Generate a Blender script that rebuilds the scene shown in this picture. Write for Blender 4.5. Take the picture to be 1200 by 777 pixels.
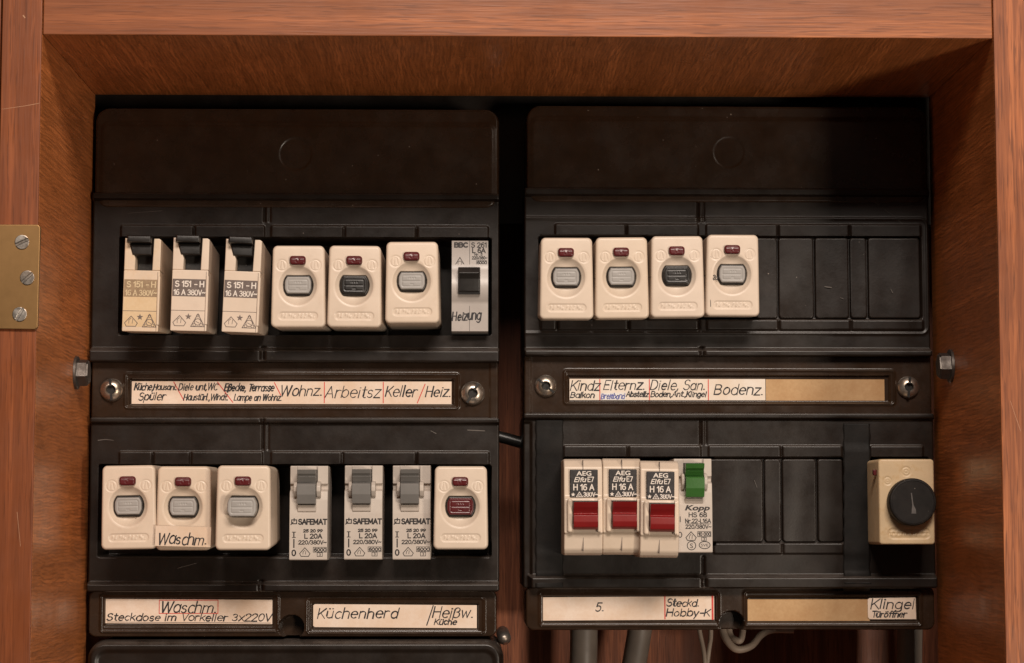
import bpy, bmesh, math, random
import numpy as np
from mathutils import Vector, Matrix
random.seed(4)
scene = bpy.context.scene
for o in list(bpy.data.objects): bpy.data.objects.remove(o, do_unlink=True)
COL = scene.collection

# ------------------------------------------------------------------ camera
F = 2600.0; W_, H_ = 1200.0, 777.0; VPX, VPY = 551.0, 619.0
PITCH = math.atan((VPY - H_/2)/F); YAW = math.atan((W_/2 - VPX)/F)
DIST = 1.04                                   # camera to the face of the boards (y = 0)
cam_d = bpy.data.cameras.new('camera'); cam = bpy.data.objects.new('camera', cam_d); COL.objects.link(cam)
RM = Matrix.Rotation(-YAW, 4, 'Z') @ Matrix.Rotation(math.pi/2 + PITCH, 4, 'X')
R3 = RM.to_3x3()
fw = R3 @ Vector((0, 0, -1))
CAM = -fw * (DIST / fw.y)
cam.matrix_world = Matrix.Translation(CAM) @ RM
cam_d.sensor_width = 36; cam_d.lens = 36*F/W_; cam_d.clip_start = .01; cam_d.clip_end = 100
scene.camera = cam

# ------------------------------------------------------------------ light
world = bpy.data.worlds.new('World'); scene.world = world; world.use_nodes = True
bg = world.node_tree.nodes['Background']; bg.inputs[0].default_value = (1, .84, .68, 1); bg.inputs[1].default_value = .045
def area(name, loc, target, sx, sy, power, color):
    l = bpy.data.lights.new(name, 'AREA'); l.shape = 'RECTANGLE'; l.size = sx; l.size_y = sy; l.energy = power; l.color = color
    o = bpy.data.objects.new(name, l); COL.objects.link(o); o.location = loc
    o.rotation_euler = (Vector(target) - Vector(loc)).to_track_quat('-Z', 'Y').to_euler(); return o
area('room_light', (.15, -1.45, .86), (.03, 0, -.08), .70, .34, 26, (1, .87, .76))
area('side_light', (.95, -1.75, -.42), (0, 0, .05), .22, .30, 15, (1, .86, .71))
scene.view_settings.view_transform = 'Standard'; scene.view_settings.look = 'None'
scene.view_settings.exposure = 0; scene.view_settings.gamma = 1
scene.render.engine = 'CYCLES'

# ------------------------------------------------------------------ helpers
def at(px, py, y=0.0):
    """the point on the plane at depth y seen at photo pixel px, py"""
    d = R3 @ Vector(((px - W_/2)/F, (H_/2 - py)/F, -1))
    return CAM + d*((y - CAM.y)/d.y)
def sc(y): return .4e-3*(DIST + y)/DIST       # metres per photo pixel at depth y
def tag(o, label=None, cat=None, group=None, kind=None):
    if label: o['label'] = label
    if cat: o['category'] = cat
    if group: o['group'] = group
    if kind: o['kind'] = kind
    return o
def thing(name, loc, label, cat, group=None):
    o = bpy.data.objects.new(name, None); o.empty_display_size = .01
    COL.objects.link(o); o.location = loc
    return tag(o, label, cat, group)
def kids(o): return [c for c in bpy.data.objects if c.parent == o]
def dup(root, loc, rot=(0, 0, 0), label=None):
    r = root.copy(); COL.objects.link(r); r.location = loc; r.rotation_euler = rot
    if label: r['label'] = label
    for ch in kids(root):
        c = ch.copy(); COL.objects.link(c); c.parent = r
        for g in kids(ch):
            d = g.copy(); COL.objects.link(d); d.parent = c
    return r

class MB:
    def __init__(s): s.v = []; s.f = []
    def add(s, v, f):
        n = len(s.v); s.v += [tuple(p) for p in v]; s.f += [tuple(i + n for i in q) for q in f]
    def bm(s, b):
        b.verts.index_update(); s.add([v.co[:] for v in b.verts], [[v.index for v in f.verts] for f in b.faces]); b.free()
    def box(s, x0, x1, y0, y1, z0, z1, bev=0, seg=3):
        b = bmesh.new(); bmesh.ops.create_cube(b, size=1)
        for v in b.verts: v.co = ((x0+x1)/2 + v.co.x*(x1-x0), (y0+y1)/2 + v.co.y*(y1-y0), (z0+z1)/2 + v.co.z*(z1-z0))
        if bev: bmesh.ops.bevel(b, geom=b.edges[:], offset=bev, segments=seg, profile=.5, affect='EDGES')
        s.bm(b)
    def prism(s, pts, y0, y1, bev=0, seg=2):
        """outline pts in x,z (counter-clockwise from the front), from front y0 back to y1"""
        b = bmesh.new()
        fv = [b.verts.new((p[0], y0, p[1])) for p in pts]; kv = [b.verts.new((p[0], y1, p[1])) for p in pts]
        ff = b.faces.new(fv); b.faces.new(kv[::-1]); n = len(pts)
        for i in range(n): b.faces.new((fv[i], kv[i], kv[(i+1) % n], fv[(i+1) % n]))
        bmesh.ops.recalc_face_normals(b, faces=b.faces[:])
        if bev: bmesh.ops.bevel(b, geom=[e for e in b.edges if ff in e.link_faces], offset=bev, segments=seg, profile=.5, affect='EDGES')
        s.bm(b)
    def profile(s, prof, x0, x1, bev=0, seg=2):
        """side profile in (y, z) swept along x"""
        b = bmesh.new()
        a = [b.verts.new((x0, p[0], p[1])) for p in prof]; c = [b.verts.new((x1, p[0], p[1])) for p in prof]
        fa = b.faces.new(a); fc = b.faces.new(c[::-1]); n = len(prof)
        for i in range(n): b.faces.new((a[i], c[i], c[(i+1) % n], a[(i+1) % n]))
        bmesh.ops.recalc_face_normals(b, faces=b.faces[:])
        if bev: bmesh.ops.bevel(b, geom=b.edges[:], offset=bev, segments=seg, profile=.5, affect='EDGES')
        s.bm(b)
    def tube(s, pts, r, n=10, flat=1.0):
        P = [Vector(p) for p in pts]; ring = []
        for i, p in enumerate(P):
            t = (P[min(i+1, len(P)-1)] - P[max(i-1, 0)]).normalized()
            u = t.cross(Vector((0, 1, 0))); u = u.normalized() if u.length > 1e-4 else Vector((1, 0, 0)); w = u.cross(t)
            ring.append([p + u*(math.cos(2*math.pi*k/n)*r) + w*(math.sin(2*math.pi*k/n)*r*flat) for k in range(n)])
        v = [q for g in ring for q in g]; f = []
        for i in range(len(P)-1):
            for k in range(n): f.append((i*n+k, i*n+(k+1) % n, (i+1)*n+(k+1) % n, (i+1)*n+k))
        f.append(tuple(range(n))[::-1]); f.append(tuple((len(P)-1)*n + k for k in range(n)))
        s.add(v, f)
    def lathe(s, prof, c, axis='y', n=48):
        """prof: (radius, height) pairs along the axis, from the base out"""
        v = []; f = []
        for r, h in prof:
            for k in range(n):
                a = 2*math.pi*k/n; p = (math.cos(a)*r, math.sin(a)*r)
                v.append((c[0]+p[0], c[1]+h, c[2]+p[1]) if axis == 'y' else (c[0]+h, c[1]+p[0], c[2]+p[1]))
        m = len(prof)
        for i in range(m-1):
            for k in range(n): f.append((i*n+k, i*n+(k+1) % n, (i+1)*n+(k+1) % n, (i+1)*n+k))
        f.append(tuple(range(n))); f.append(tuple((m-1)*n+k for k in range(n)))
        s.add(v, f)
    def build(s, name, mat, parent=None, loc=None, smooth=35, wn=True, recalc=True):
        me = bpy.data.meshes.new(name); me.from_pydata(s.v, [], s.f)
        if recalc:
            b = bmesh.new(); b.from_mesh(me); bmesh.ops.recalc_face_normals(b, faces=b.faces[:]); b.to_mesh(me); b.free()
        return finish(me, name, mat, parent, loc, smooth, wn)
def finish(me, name, mat, parent=None, loc=None, smooth=35, wn=True):
    me.materials.append(mat)
    if smooth:
        me.polygons.foreach_set('use_smooth', [True]*len(me.polygons))
        me.set_sharp_from_angle(angle=math.radians(smooth))
    o = bpy.data.objects.new(name, me); COL.objects.link(o)
    if parent: o.parent = parent
    if loc is not None: o.location = loc
    if smooth and wn:
        m = o.modifiers.new('normals', 'WEIGHTED_NORMAL'); m.keep_sharp = True
    return o

# signed distances and soft steps, on numpy arrays, in photo pixels
def sd_box(X, Y, x0, y0, x1, y1, r=0):
    cx, cy = (x0+x1)/2, (y0+y1)/2; qx = np.abs(X-cx) - ((x1-x0)/2-r); qy = np.abs(Y-cy) - ((y1-y0)/2-r)
    return np.hypot(np.maximum(qx, 0), np.maximum(qy, 0)) + np.minimum(np.maximum(qx, qy), 0) - r
def sst(t): t = np.clip(t, 0, 1); return t*t*(3-2*t)
def bump(X, Y, x0, y0, x1, y1, soft=2, r=0): return sst(.5 - sd_box(X, Y, x0, y0, x1, y1, r)/soft)
def ring(d, w): return np.exp(-(d/w)**2)

def relief(name, box, sdf, hfun, mat, parent, mp, res=.9, fillet=3, back=.03, draft=0., smooth=60, lift=0.):
    """A moulded piece: front face with its relief hfun (pixels, + towards the viewer), edge fillet, side walls running back.
    mp(px, py, out) maps photo pixels and metres out to local coordinates."""
    x0, y0, x1, y1 = box
    nx = int((x1-x0)/res)+1; ny = int((y1-y0)/res)+1
    X, Y = np.meshgrid(np.linspace(x0, x1, nx), np.linspace(y0, y1, ny))
    for _ in range(4):
        s0 = sdf(X, Y); e = .05
        gx = (sdf(X+e, Y)-sdf(X-e, Y))/(2*e); gy = (sdf(X, Y+e)-sdf(X, Y-e))/(2*e)
        g = np.hypot(gx, gy)+1e-6; k = np.maximum(s0, 0)/g
        X = X - gx*k; Y = Y - gy*k
    s0 = np.minimum(sdf(X, Y), 0)
    t = np.clip((s0+fillet)/fillet, 0, 1)
    O = hfun(X, Y) - fillet*(1-np.sqrt(np.maximum(1-t*t, 0)))
    px = np.concatenate([X.ravel()]); py = Y.ravel(); oo = O.ravel()
    idx = np.arange(nx*ny).reshape(ny, nx)
    loop = np.concatenate([idx[0, :-1], idx[:-1, -1], idx[-1, :0:-1], idx[:0:-1, 0]])
    cx, cy = (x0+x1)/2, (y0+y1)/2
    bx = cx + (px[loop]-cx)*(1+2*draft/(x1-x0)); by = cy + (py[loop]-cy)*(1+2*draft/(y1-y0))
    by = by - lift*(by > cy)
    V = mp(px, py, oo); B = mp(bx, by, np.zeros(len(loop)), back)
    verts = np.vstack([V, B]); n0 = nx*ny; m = len(loop)
    q = np.stack([idx[:-1, :-1], idx[1:, :-1], idx[1:, 1:], idx[:-1, 1:]], -1).reshape(-1, 4)
    i = np.arange(m); j = (i+1) % m
    sk = np.stack([loop[i], loop[j], n0+j, n0+i], -1)
    me = bpy.data.meshes.new(name); me.from_pydata(verts.tolist(), [], np.vstack([q, sk]).tolist()); me.validate()
    return finish(me, name, mat, parent, None, smooth, False)

# ------------------------------------------------------------------ materials
class NT:
    def __init__(s, name):
        s.m = bpy.data.materials.new(name); s.m.use_nodes = True; s.t = s.m.node_tree
        s.b = s.t.nodes['Principled BSDF']; s.co = s.n('ShaderNodeTexCoord').outputs['Object']
    def n(s, typ, **kw):
        o = s.t.nodes.new(typ)
        for k, v in kw.items(): setattr(o, k, v)
        return o
    def l(s, a, b): s.t.links.new(a, b)
    def mapping(s, scale, rot=(0, 0, 0), src=None):
        m = s.n('ShaderNodeMapping'); m.inputs['Scale'].default_value = scale; m.inputs['Rotation'].default_value = rot
        s.l(src or s.co, m.inputs['Vector']); return m.outputs[0]
    def noise(s, vec, scale, detail=3, rough=.55, dist=0):
        o = s.n('ShaderNodeTexNoise'); o.inputs['Scale'].default_value = scale; o.inputs['Detail'].default_value = detail
        o.inputs['Roughness'].default_value = rough; o.inputs['Distortion'].default_value = dist
        s.l(vec or s.co, o.inputs['Vector']); return o.outputs['Fac']
    def ramp(s, fac, stops):
        r = s.n('ShaderNodeValToRGB'); e = r.color_ramp.elements
        while len(e) > len(stops): e.remove(e[-1])
        while len(e) < len(stops): e.new(.5)
        for q, (p, c) in zip(e, stops): q.position = p; q.color = (*c, 1) if len(c) == 3 else c
        s.l(fac, r.inputs[0]); return r.outputs[0]
    def mix(s, fac, a, b, mode='MIX'):
        o = s.n('ShaderNodeMix', data_type='RGBA', blend_type=mode)
        for i, v in ((0, fac), (6, a), (7, b)):
            if isinstance(v, (int, float)): o.inputs[i].default_value = v
            elif isinstance(v, tuple): o.inputs[i].default_value = (*v, 1)
            else: s.l(v, o.inputs[i])
        return o.outputs[2]
    def bumpn(s, h, dist, strength=1.):
        o = s.n('ShaderNodeBump'); o.inputs['Distance'].default_value = dist; o.inputs['Strength'].default_value = strength
        s.l(h, o.inputs['Height']); s.l(o.outputs[0], s.b.inputs['Normal'])
    def mrange(s, v, a, b, c, d):
        o = s.n('ShaderNodeMapRange'); 
        for i, x in zip((1, 2, 3, 4), (a, b, c, d)): o.inputs[i].default_value = x
        s.l(v, o.inputs[0]); return o.outputs[0]

def specks(t, scale, size, keep):
    """sparse dust grains: 1 inside a grain"""
    v = t.n('ShaderNodeTexVoronoi'); v.inputs['Scale'].default_value = scale; t.l(t.co, v.inputs['Vector'])
    a = t.mrange(v.outputs['Distance'], size*.5, size, 1, 0)
    b = t.mrange(v.outputs['Color'], keep, keep+.01, 0, 1)
    m = t.n('ShaderNodeMath', operation='MULTIPLY'); t.l(a, m.inputs[0]); t.l(b, m.inputs[1]); return m.outputs[0]

def plastic(name, col, rough=.4, mottle=.08, dust=0., ledge=0., fleck=0., vary=0., dustcol=(.3, .27, .24), bump=.00004, stain=None, spec=.5):
    t = NT(name)
    rnd = t.n('ShaderNodeObjectInfo').outputs['Random']; vm = t.n('ShaderNodeVectorMath', operation='SCALE'); vm.inputs[0].default_value = (7, 3, 5); t.l(rnd, vm.inputs['Scale'])
    va = t.n('ShaderNodeVectorMath', operation='ADD'); t.l(t.co, va.inputs[0]); t.l(vm.outputs[0], va.inputs[1]); t.co = va.outputs[0]
    n = t.noise(None, 130, 4); dark = tuple(c*(1-mottle*2) for c in col)
    c = t.mix(t.mrange(n, .3, .7, 0, 1), dark, col)
    if stain: c = t.mix(t.mrange(t.noise(None, 260, 5, .7), .52, .72, 0, .8), c, stain)
    if vary: c = t.mix(t.mrange(rnd, 0, 1, 0, vary), c, (col[0]*.93, col[1]*.86, col[2]*.70))
    if fleck: c = t.mix(specks(t, 140, .045, .90), c, tuple(x*.12 for x in col)); c = t.mix(t.mrange(t.noise(None, 85, 5, .75), .58, .78, 0, fleck), c, tuple(x*q for x, q in zip(col, (.62, .5, .38))))
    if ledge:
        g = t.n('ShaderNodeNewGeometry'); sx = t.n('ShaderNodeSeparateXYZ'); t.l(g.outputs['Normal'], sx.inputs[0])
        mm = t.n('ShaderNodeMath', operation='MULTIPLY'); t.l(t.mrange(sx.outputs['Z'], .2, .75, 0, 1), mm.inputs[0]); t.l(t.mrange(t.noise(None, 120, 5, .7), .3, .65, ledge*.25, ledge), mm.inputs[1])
        c = t.mix(mm.outputs[0], c, dustcol)  # paler up-facing faces: dust, with the ridges' grey highlights painted in
    if dust:
        c = t.mix(t.mrange(t.noise(None, 38, 6, .7), .5, .85, 0, dust), c, dustcol)
        c = t.mix(specks(t, 260, .07, .84), c, tuple(min(1, x*1.6) for x in dustcol))
        c = t.mix(specks(t, 80, .035, .74), c, tuple(min(1, x*2.2) for x in dustcol))
    t.l(c, t.b.inputs['Base Color'])
    r = t.noise(None, 60, 5, .65); t.l(t.mrange(r, .3, .7, rough-.06, rough+.1), t.b.inputs['Roughness'])
    t.b.inputs['Specular IOR Level'].default_value = spec
    t.bumpn(t.noise(None, 900, 3), bump, .6)
    return t.m
def wood(name, axis, light, mid, dark, rough=.42, wob=.6, fig=0.):
    t = NT(name)
    ax = {'x': 0, 'y': 1, 'z': 2}[axis]
    def sv(a, c): v = [c]*3; v[ax] = a; return tuple(v)
    big = t.noise(t.mapping(sv(1.6, 22)), 1, 3, .55, wob)
    band = t.noise(t.mapping(sv(3, 95)), 1, 4, .6, wob*.6)
    hair = t.noise(t.mapping(sv(22, 720)), 1, 2, .6, .4)
    pore = t.noise(t.mapping(sv(55, 1150)), 1, 2, .5)
    fine = t.noise(t.mapping(sv(24, 430)), 1, 3, .65, .5)
    c = t.ramp(big, [(.34, dark), (.5, mid), (.66, light)])
    c = t.mix(t.mrange(band, .40, .60, .65, 0), c, tuple(x*.55 for x in dark))
    c = t.mix(t.mrange(fine, .42, .56, .62, 0), c, tuple(x*.62 for x in dark))
    c = t.mix(t.mrange(pore, .56, .63, 0, .7), c, tuple(x*.45 for x in dark))
    c = t.mix(t.mrange(hair, .42, .56, .5, 0), c, tuple(x*.8 for x in dark))
    if fig:
        sx = t.n('ShaderNodeSeparateXYZ'); t.l(t.co, sx.inputs[0])
        u = t.n('ShaderNodeMath', operation='ADD'); t.l(sx.outputs['X'], u.inputs[0]); t.l(sx.outputs['Z'], u.inputs[1])
        def ripple(freq, amp, ns, seed, lo, hi, k, c):
            w = t.n('ShaderNodeMath', operation='MULTIPLY_ADD'); t.l(t.noise(t.mapping((ns, ns*.45, ns)), 1, 3, .55), w.inputs[0]); w.inputs[1].default_value = amp; t.l(u.outputs[0], w.inputs[2])
            f = t.n('ShaderNodeMath', operation='MULTIPLY'); t.l(w.outputs[0], f.inputs[0]); f.inputs[1].default_value = freq*2*math.pi
            q = t.n('ShaderNodeMath', operation='SINE'); t.l(f.outputs[0], q.inputs[0])
            br = t.mrange(t.noise(t.mapping((260, 26, 260)), 1+seed, 3), .38, .60, .15, 1)
            mm = t.n('ShaderNodeMath', operation='MULTIPLY'); t.l(t.mrange(q.outputs[0], lo, hi, 0, k), mm.inputs[0]); t.l(br, mm.inputs[1])
            return t.mix(mm.outputs[0], c, tuple(x*.42 for x in dark))
        c = ripple(360, .012, 22, 0, -.1, .8, .45, c); c = ripple(640, .014, 26, .7, .0, .9, .62, c)
        wv = t.noise(t.mapping(sv(55, 190)), 1, 3, .6, 1.4)
        c = t.mix(t.mrange(wv, .42, .62, 0, fig*.5), c, tuple(x*1.25 for x in light))
    c = t.mix(specks(t, 60, .02, .93), c, (.7, .55, .42))
    t.l(c, t.b.inputs['Base Color'])
    t.l(t.mrange(t.noise(None, 25, 6, .7), .3, .7, rough-.10, rough+.14), t.b.inputs['Roughness'])
    t.bumpn(pore, .00012, .5); t.b.inputs['Specular IOR Level'].default_value = .32
    return t.m
def metal(name, col, rough, tarn, tsc=170, rv=1.):
    t = NT(name)
    c = t.mix(t.mrange(t.noise(None, tsc, 6, .6), .4, .68, 0, 1), col, tarn)
    t.l(c, t.b.inputs['Base Color']); t.b.inputs['Metallic'].default_value = .9
    t.l(t.mrange(t.noise(None, 300, 4), .3, .7, rough-.08*rv, rough+.15*rv), t.b.inputs['Roughness'])
    t.bumpn(t.noise(None, 1100, 3), .00005*rv, .5)
    return t.m
def paper(name, col, fib):
    t = NT(name)
    c = t.mix(t.mrange(t.noise(None, 700, 5, .7), .35, .7, 0, .55), col, fib)
    c = t.mix(t.mrange(t.noise(None, 60, 5, .7), .4, .68, 0, .7), c, tuple(x*q for x, q in zip(fib, (.95, .88, .78))))
    t.l(c, t.b.inputs['Base Color']); t.b.inputs['Roughness'].default_value = .75
    t.bumpn(t.noise(None, 1500, 3), .00004, .5)
    return t.m
def ink(name, col, rough=.6):
    t = NT(name); c = t.mix(t.mrange(t.noise(None, 900, 3), .4, .8, 0, .35), col, tuple(min(1, x*2+.05) for x in col))
    t.l(c, t.b.inputs['Base Color']); t.b.inputs['Roughness'].default_value = rough; return t.m

M = dict(
 wood_front_x=wood('wood_front_x', 'x', (.53, .188, .068), (.45, .150, .051), (.30, .090, .030), .42),
 wood_front_z=wood('wood_front_z', 'z', (.50, .170, .061), (.41, .128, .042), (.25, .070, .024), .42),
 wood_in=wood('wood_in', 'y', (.74, .250, .078), (.68, .226, .068), (.60, .196, .058), .36, .3, .15),
 wood_back=wood('wood_back', 'z', (.40, .135, .06), (.33, .105, .045), (.24, .07, .03), .5),
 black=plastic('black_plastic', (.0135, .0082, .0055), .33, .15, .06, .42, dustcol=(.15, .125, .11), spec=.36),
 black_b=plastic('black_plastic_smooth', (.0310, .0160, .0085), .24, .15, .13, .32, dustcol=(.14, .115, .095), spec=.40),  # brown of the reflected wood is put into the base colour
 tape=plastic('tape', (.010, .0078, .0065), .6, .3, .05, dustcol=(.13, .115, .105), bump=.00008, spec=.22),
 cream=plastic('cream_plastic', (.71, .585, .478), .36, .04, fleck=.22, vary=.35),
 cream_s=plastic('cream_sun_aged', (.70, .56, .42), .40, .05, fleck=.3, stain=(.63, .45, .28)),
 yellow=plastic('yellowed_plastic', (.72, .53, .32), .42, .06, fleck=.3, stain=(.55, .35, .16)),
 white=plastic('white_plastic', (.55, .48, .42), .42, .04, fleck=.25),
 silver=plastic('pale_grey_plastic', (.45, .405, .375), .33, .05),
 grey=plastic('grey_button', (.36, .34, .32), .42, .06),
 toggle_grey=plastic('grey_toggle', (.20, .19, .18), .36, .06),
 dark=plastic('dark_button', (.014, .012, .011), .34, .1, .10, dustcol=(.2, .18, .16)),
 maroon=plastic('maroon_button', (.105, .012, .014), .28, .1, fleck=.2),
 red=plastic('red_toggle', (.25, .012, .012), .36, .08, fleck=.3),
 green=plastic('green_toggle', (.045, .15, .03), .32, .08),
 plate=ink('brown_label_print', (.12, .088, .075), .55),
 plate_fade=ink('faded_label_print', (.27, .185, .105), .55),
 black_print=ink('black_print', (.014, .010, .010), .45),
 white_print=ink('white_print', (.72, .64, .56), .6),
 fade_print=ink('faded_print', (.58, .45, .28), .6),
 ink=ink('black_ink', (.012, .010, .012)), ink_red=ink('red_ink', (.55, .045, .03)), ink_blue=ink('blue_ink', (.08, .09, .30)),
 paper=paper('cream_paper', (.80, .66, .55), (.72, .55, .43)),
 note=paper('note_paper', (.72, .57, .45), (.66, .50, .37)),
 paper_b=paper('white_paper', (.80, .72, .64), (.74, .63, .53)),
 card=paper('tan_card', (.52, .33, .165), (.40, .23, .105)),
 fluid=paper('correction_fluid', (.80, .78, .76), (.7, .68, .66)),
 steel=metal('steel', (.50, .46, .42), .34, (.24, .19, .15)),
 nickel=metal('nickel', (.52, .46, .40), .30, (.30, .23, .17)),
 brass=metal('brass', (.37, .215, .090), .42, (.33, .19, .078), 14, .12), bolt=metal('bolt_steel', (.155, .137, .125), .5, (.10, .085, .075)),
 conduit=plastic('grey_conduit', (.22, .18, .15), .5, .1), wire=plastic('pale_wire', (.42, .33, .26), .5, .08),
)

# ------------------------------------------------------------------ lettering
def arc(cx, cy, rx, ry, a0, a1, n=14):
    return [(cx+rx*math.cos(math.radians(a0+(a1-a0)*i/n)), cy+ry*math.sin(math.radians(a0+(a1-a0)*i/n))) for i in range(n+1)]
XH = .68; O_ = arc(.24, .34, .23, .34, 90, 450, 20); DOT = lambda x, y: [(x-.03, y), (x+.03, y)]
def stem(x, a, b): return [(x, a), (x, b)]
ARCH = arc(.21, .45, .21, .23, 180, 0, 10) + [(.42, 0)]
CUP = [(0, XH), (0, .23)] + arc(.21, .23, .21, .23, 180, 360, 10)
SS = arc(.19, .50, .16, .17, 30, 250, 9) + arc(.19, .17, .18, .18, 75, -150, 9)
G = {
 'a': (.62, [O_, stem(.47, XH, 0)]), 'b': (.62, [stem(0, 1, 0), O_]), 'c': (.54, [arc(.24, .34, .23, .34, 50, 310)]),
 'd': (.62, [O_, stem(.47, 1, 0)]), 'e': (.60, [[(.02, .36), (.46, .36)] + arc(.24, .34, .23, .34, 5, 310, 14)]),
 'f': (.38, [[(.34, .97)] + arc(.26, .84, .13, .15, 80, 180, 6) + [(.13, 0)], [(0, .64), (.30, .64)]]),
 'g': (.62, [O_, [(.47, XH), (.47, -.12)] + arc(.26, -.12, .21, .18, 0, -150, 8)]),
 'h': (.58, [stem(0, 1, 0), [(0, .42)] + ARCH]), 'i': (.24, [stem(.03, XH, 0), DOT(.03, .9)]),
 'k': (.50, [stem(0, 1, 0), [(.36, XH), (0, .26)], [(.13, .38), (.40, 0)]]), 'l': (.24, [stem(.03, 1, 0)]),
 'm': (.92, [stem(0, XH, 0), [(0, .42)] + arc(.19, .47, .19, .21, 180, 0, 9) + [(.38, 0)], [(.38, .42)] + arc(.57, .47, .19, .21, 180, 0, 9) + [(.76, 0)]]),
 'n': (.58, [stem(0, XH, 0), [(0, .42)] + ARCH]), 'o': (.62, [O_]), 'p': (.62, [stem(0, XH, -.32), O_]),
 'r': (.46, [stem(0, XH, 0), arc(.21, .42, .21, .25, 180, 60, 7)]), 's': (.50, [SS]),
 't': (.42, [[(.13, .95), (.13, .14)] + arc(.24, .14, .11, .13, 180, 300, 5), [(0, XH), (.30, XH)]]),
 'u': (.58, [CUP, stem(.42, XH, 0)]), 'w': (.78, [[(0, XH), (.16, 0), (.32, .6), (.48, 0), (.64, XH)]]),
 'x': (.54, [[(0, XH), (.42, 0)], [(.42, XH), (0, 0)]]), 'y': (.54, [[(0, XH), (.21, 0)], [(.42, XH), (.08, -.32)]]),
 'z': (.54, [[(0, XH), (.40, XH), (0, 0), (.42, 0)]]),
 'ß': (.60, [[(0, -.18), (0, .76)] + arc(.20, .76, .20, .22, 180, -60, 9) + [(.2, .56)] + arc(.22, .28, .24, .28, 75, -120, 10)]),
 'A': (.74, [[(0, 0), (.30, 1), (.60, 0)], [(.10, .34), (.50, .34)]]),
 'B': (.66, [stem(0, 1, 0), [(0, 1)] + arc(.26, .77, .22, .23, 90, -90, 9) + [(0, .54)], [(.26, .54)] + arc(.27, .27, .26, .27, 90, -90, 9) + [(0, 0)]]),
 'C': (.70, [arc(.33, .5, .32, .5, 50, 310)]),
 'D': (.72, [stem(0, 1, 0), [(0, 1)] + arc(.20, .5, .37, .5, 90, -90, 14) + [(0, 0)]]),
 'E': (.60, [[(.44, 1), (0, 1), (0, 0), (.46, 0)], [(0, .52), (.36, .52)]]),
 'H': (.70, [stem(0, 1, 0), stem(.52, 1, 0), [(0, .52), (.52, .52)]]),
 'K': (.62, [stem(0, 1, 0), [(.50, 1), (0, .38)], [(.16, .56), (.52, 0)]]),
 'L': (.54, [[(0, 1), (0, 0), (.42, 0)]]),
 'S': (.62, [arc(.25, .75, .22, .25, 35, 260, 10) + arc(.24, .26, .25, .27, 78, -155, 11)]),
 'T': (.56, [[(0, 1), (.54, 1)], stem(.27, 1, 0)]), 'V': (.66, [[(0, 1), (.27, 0), (.54, 1)]]),
 'W': (.98, [[(0, 1), (.20, 0), (.42, .95), (.64, 0), (.84, 1)]]),
 '0': (.62, [arc(.24, .5, .24, .5, 90, 450, 20)]), '2': (.62, [arc(.23, .74, .22, .26, 165, -20, 9) + [(0, 0), (.48, 0)]]),
 '3': (.60, [arc(.2, .76, .21, .24, 150, -90, 9) + arc(.2, .27, .24, .27, 88, -150, 10)]),
 '5': (.58, [[(.44, 1), (.08, 1), (.04, .55)] + arc(.2, .32, .24, .32, 118, -145, 12)]),
 '1': (.40, [[(.0, .76), (.20, 1), (.20, 0)]]), '6': (.60, [arc(.30, .5, .29, .5, 65, 180, 7) + [(.01, .30)], arc(.24, .30, .23, .30, 90, 450, 18)]),
 '7': (.56, [[(0, 1), (.46, 1), (.14, 0)]]), '8': (.60, [arc(.24, .75, .20, .25, 90, 450, 16), arc(.24, .26, .24, .26, 90, 450, 16)]),
 '9': (.60, [[(.08, 0), (.42, .54)] + arc(.24, .70, .23, .30, -30, 330, 18)]),
 'M': (.80, [[(0, 0), (0, 1), (.30, .25), (.60, 1), (.60, 0)]]), 'F': (.56, [[(.44, 1), (0, 1), (0, 0)], [(0, .52), (.36, .52)]]),
 'N': (.70, [[(0, 0), (0, 1), (.50, 0), (.50, 1)]]), 'I': (.18, [stem(.03, 1, 0)]), 'Z': (.56, [[(0, 1), (.44, 1), (0, 0), (.46, 0)]]),
 '~': (.58, [[(0, .42), (.10, .55), (.2, .54), (.30, .42), (.40, .42), (.48, .54)]]),
 '.': (.24, [DOT(.06, .02)]), ',': (.24, [[(.09, .06), (.02, -.16)]]), '/': (.4, [[(0, -.05), (.34, 1.05)]]),
 '-': (.46, [[(.05, .42), (.36, .42)]]), ' ': (.34, []),
}
for u, b in (('ü', 'u'), ('ö', 'o')): G[u] = (G[b][0], G[b][1] + [DOT(.12, .92), DOT(.36, .92)])
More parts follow.
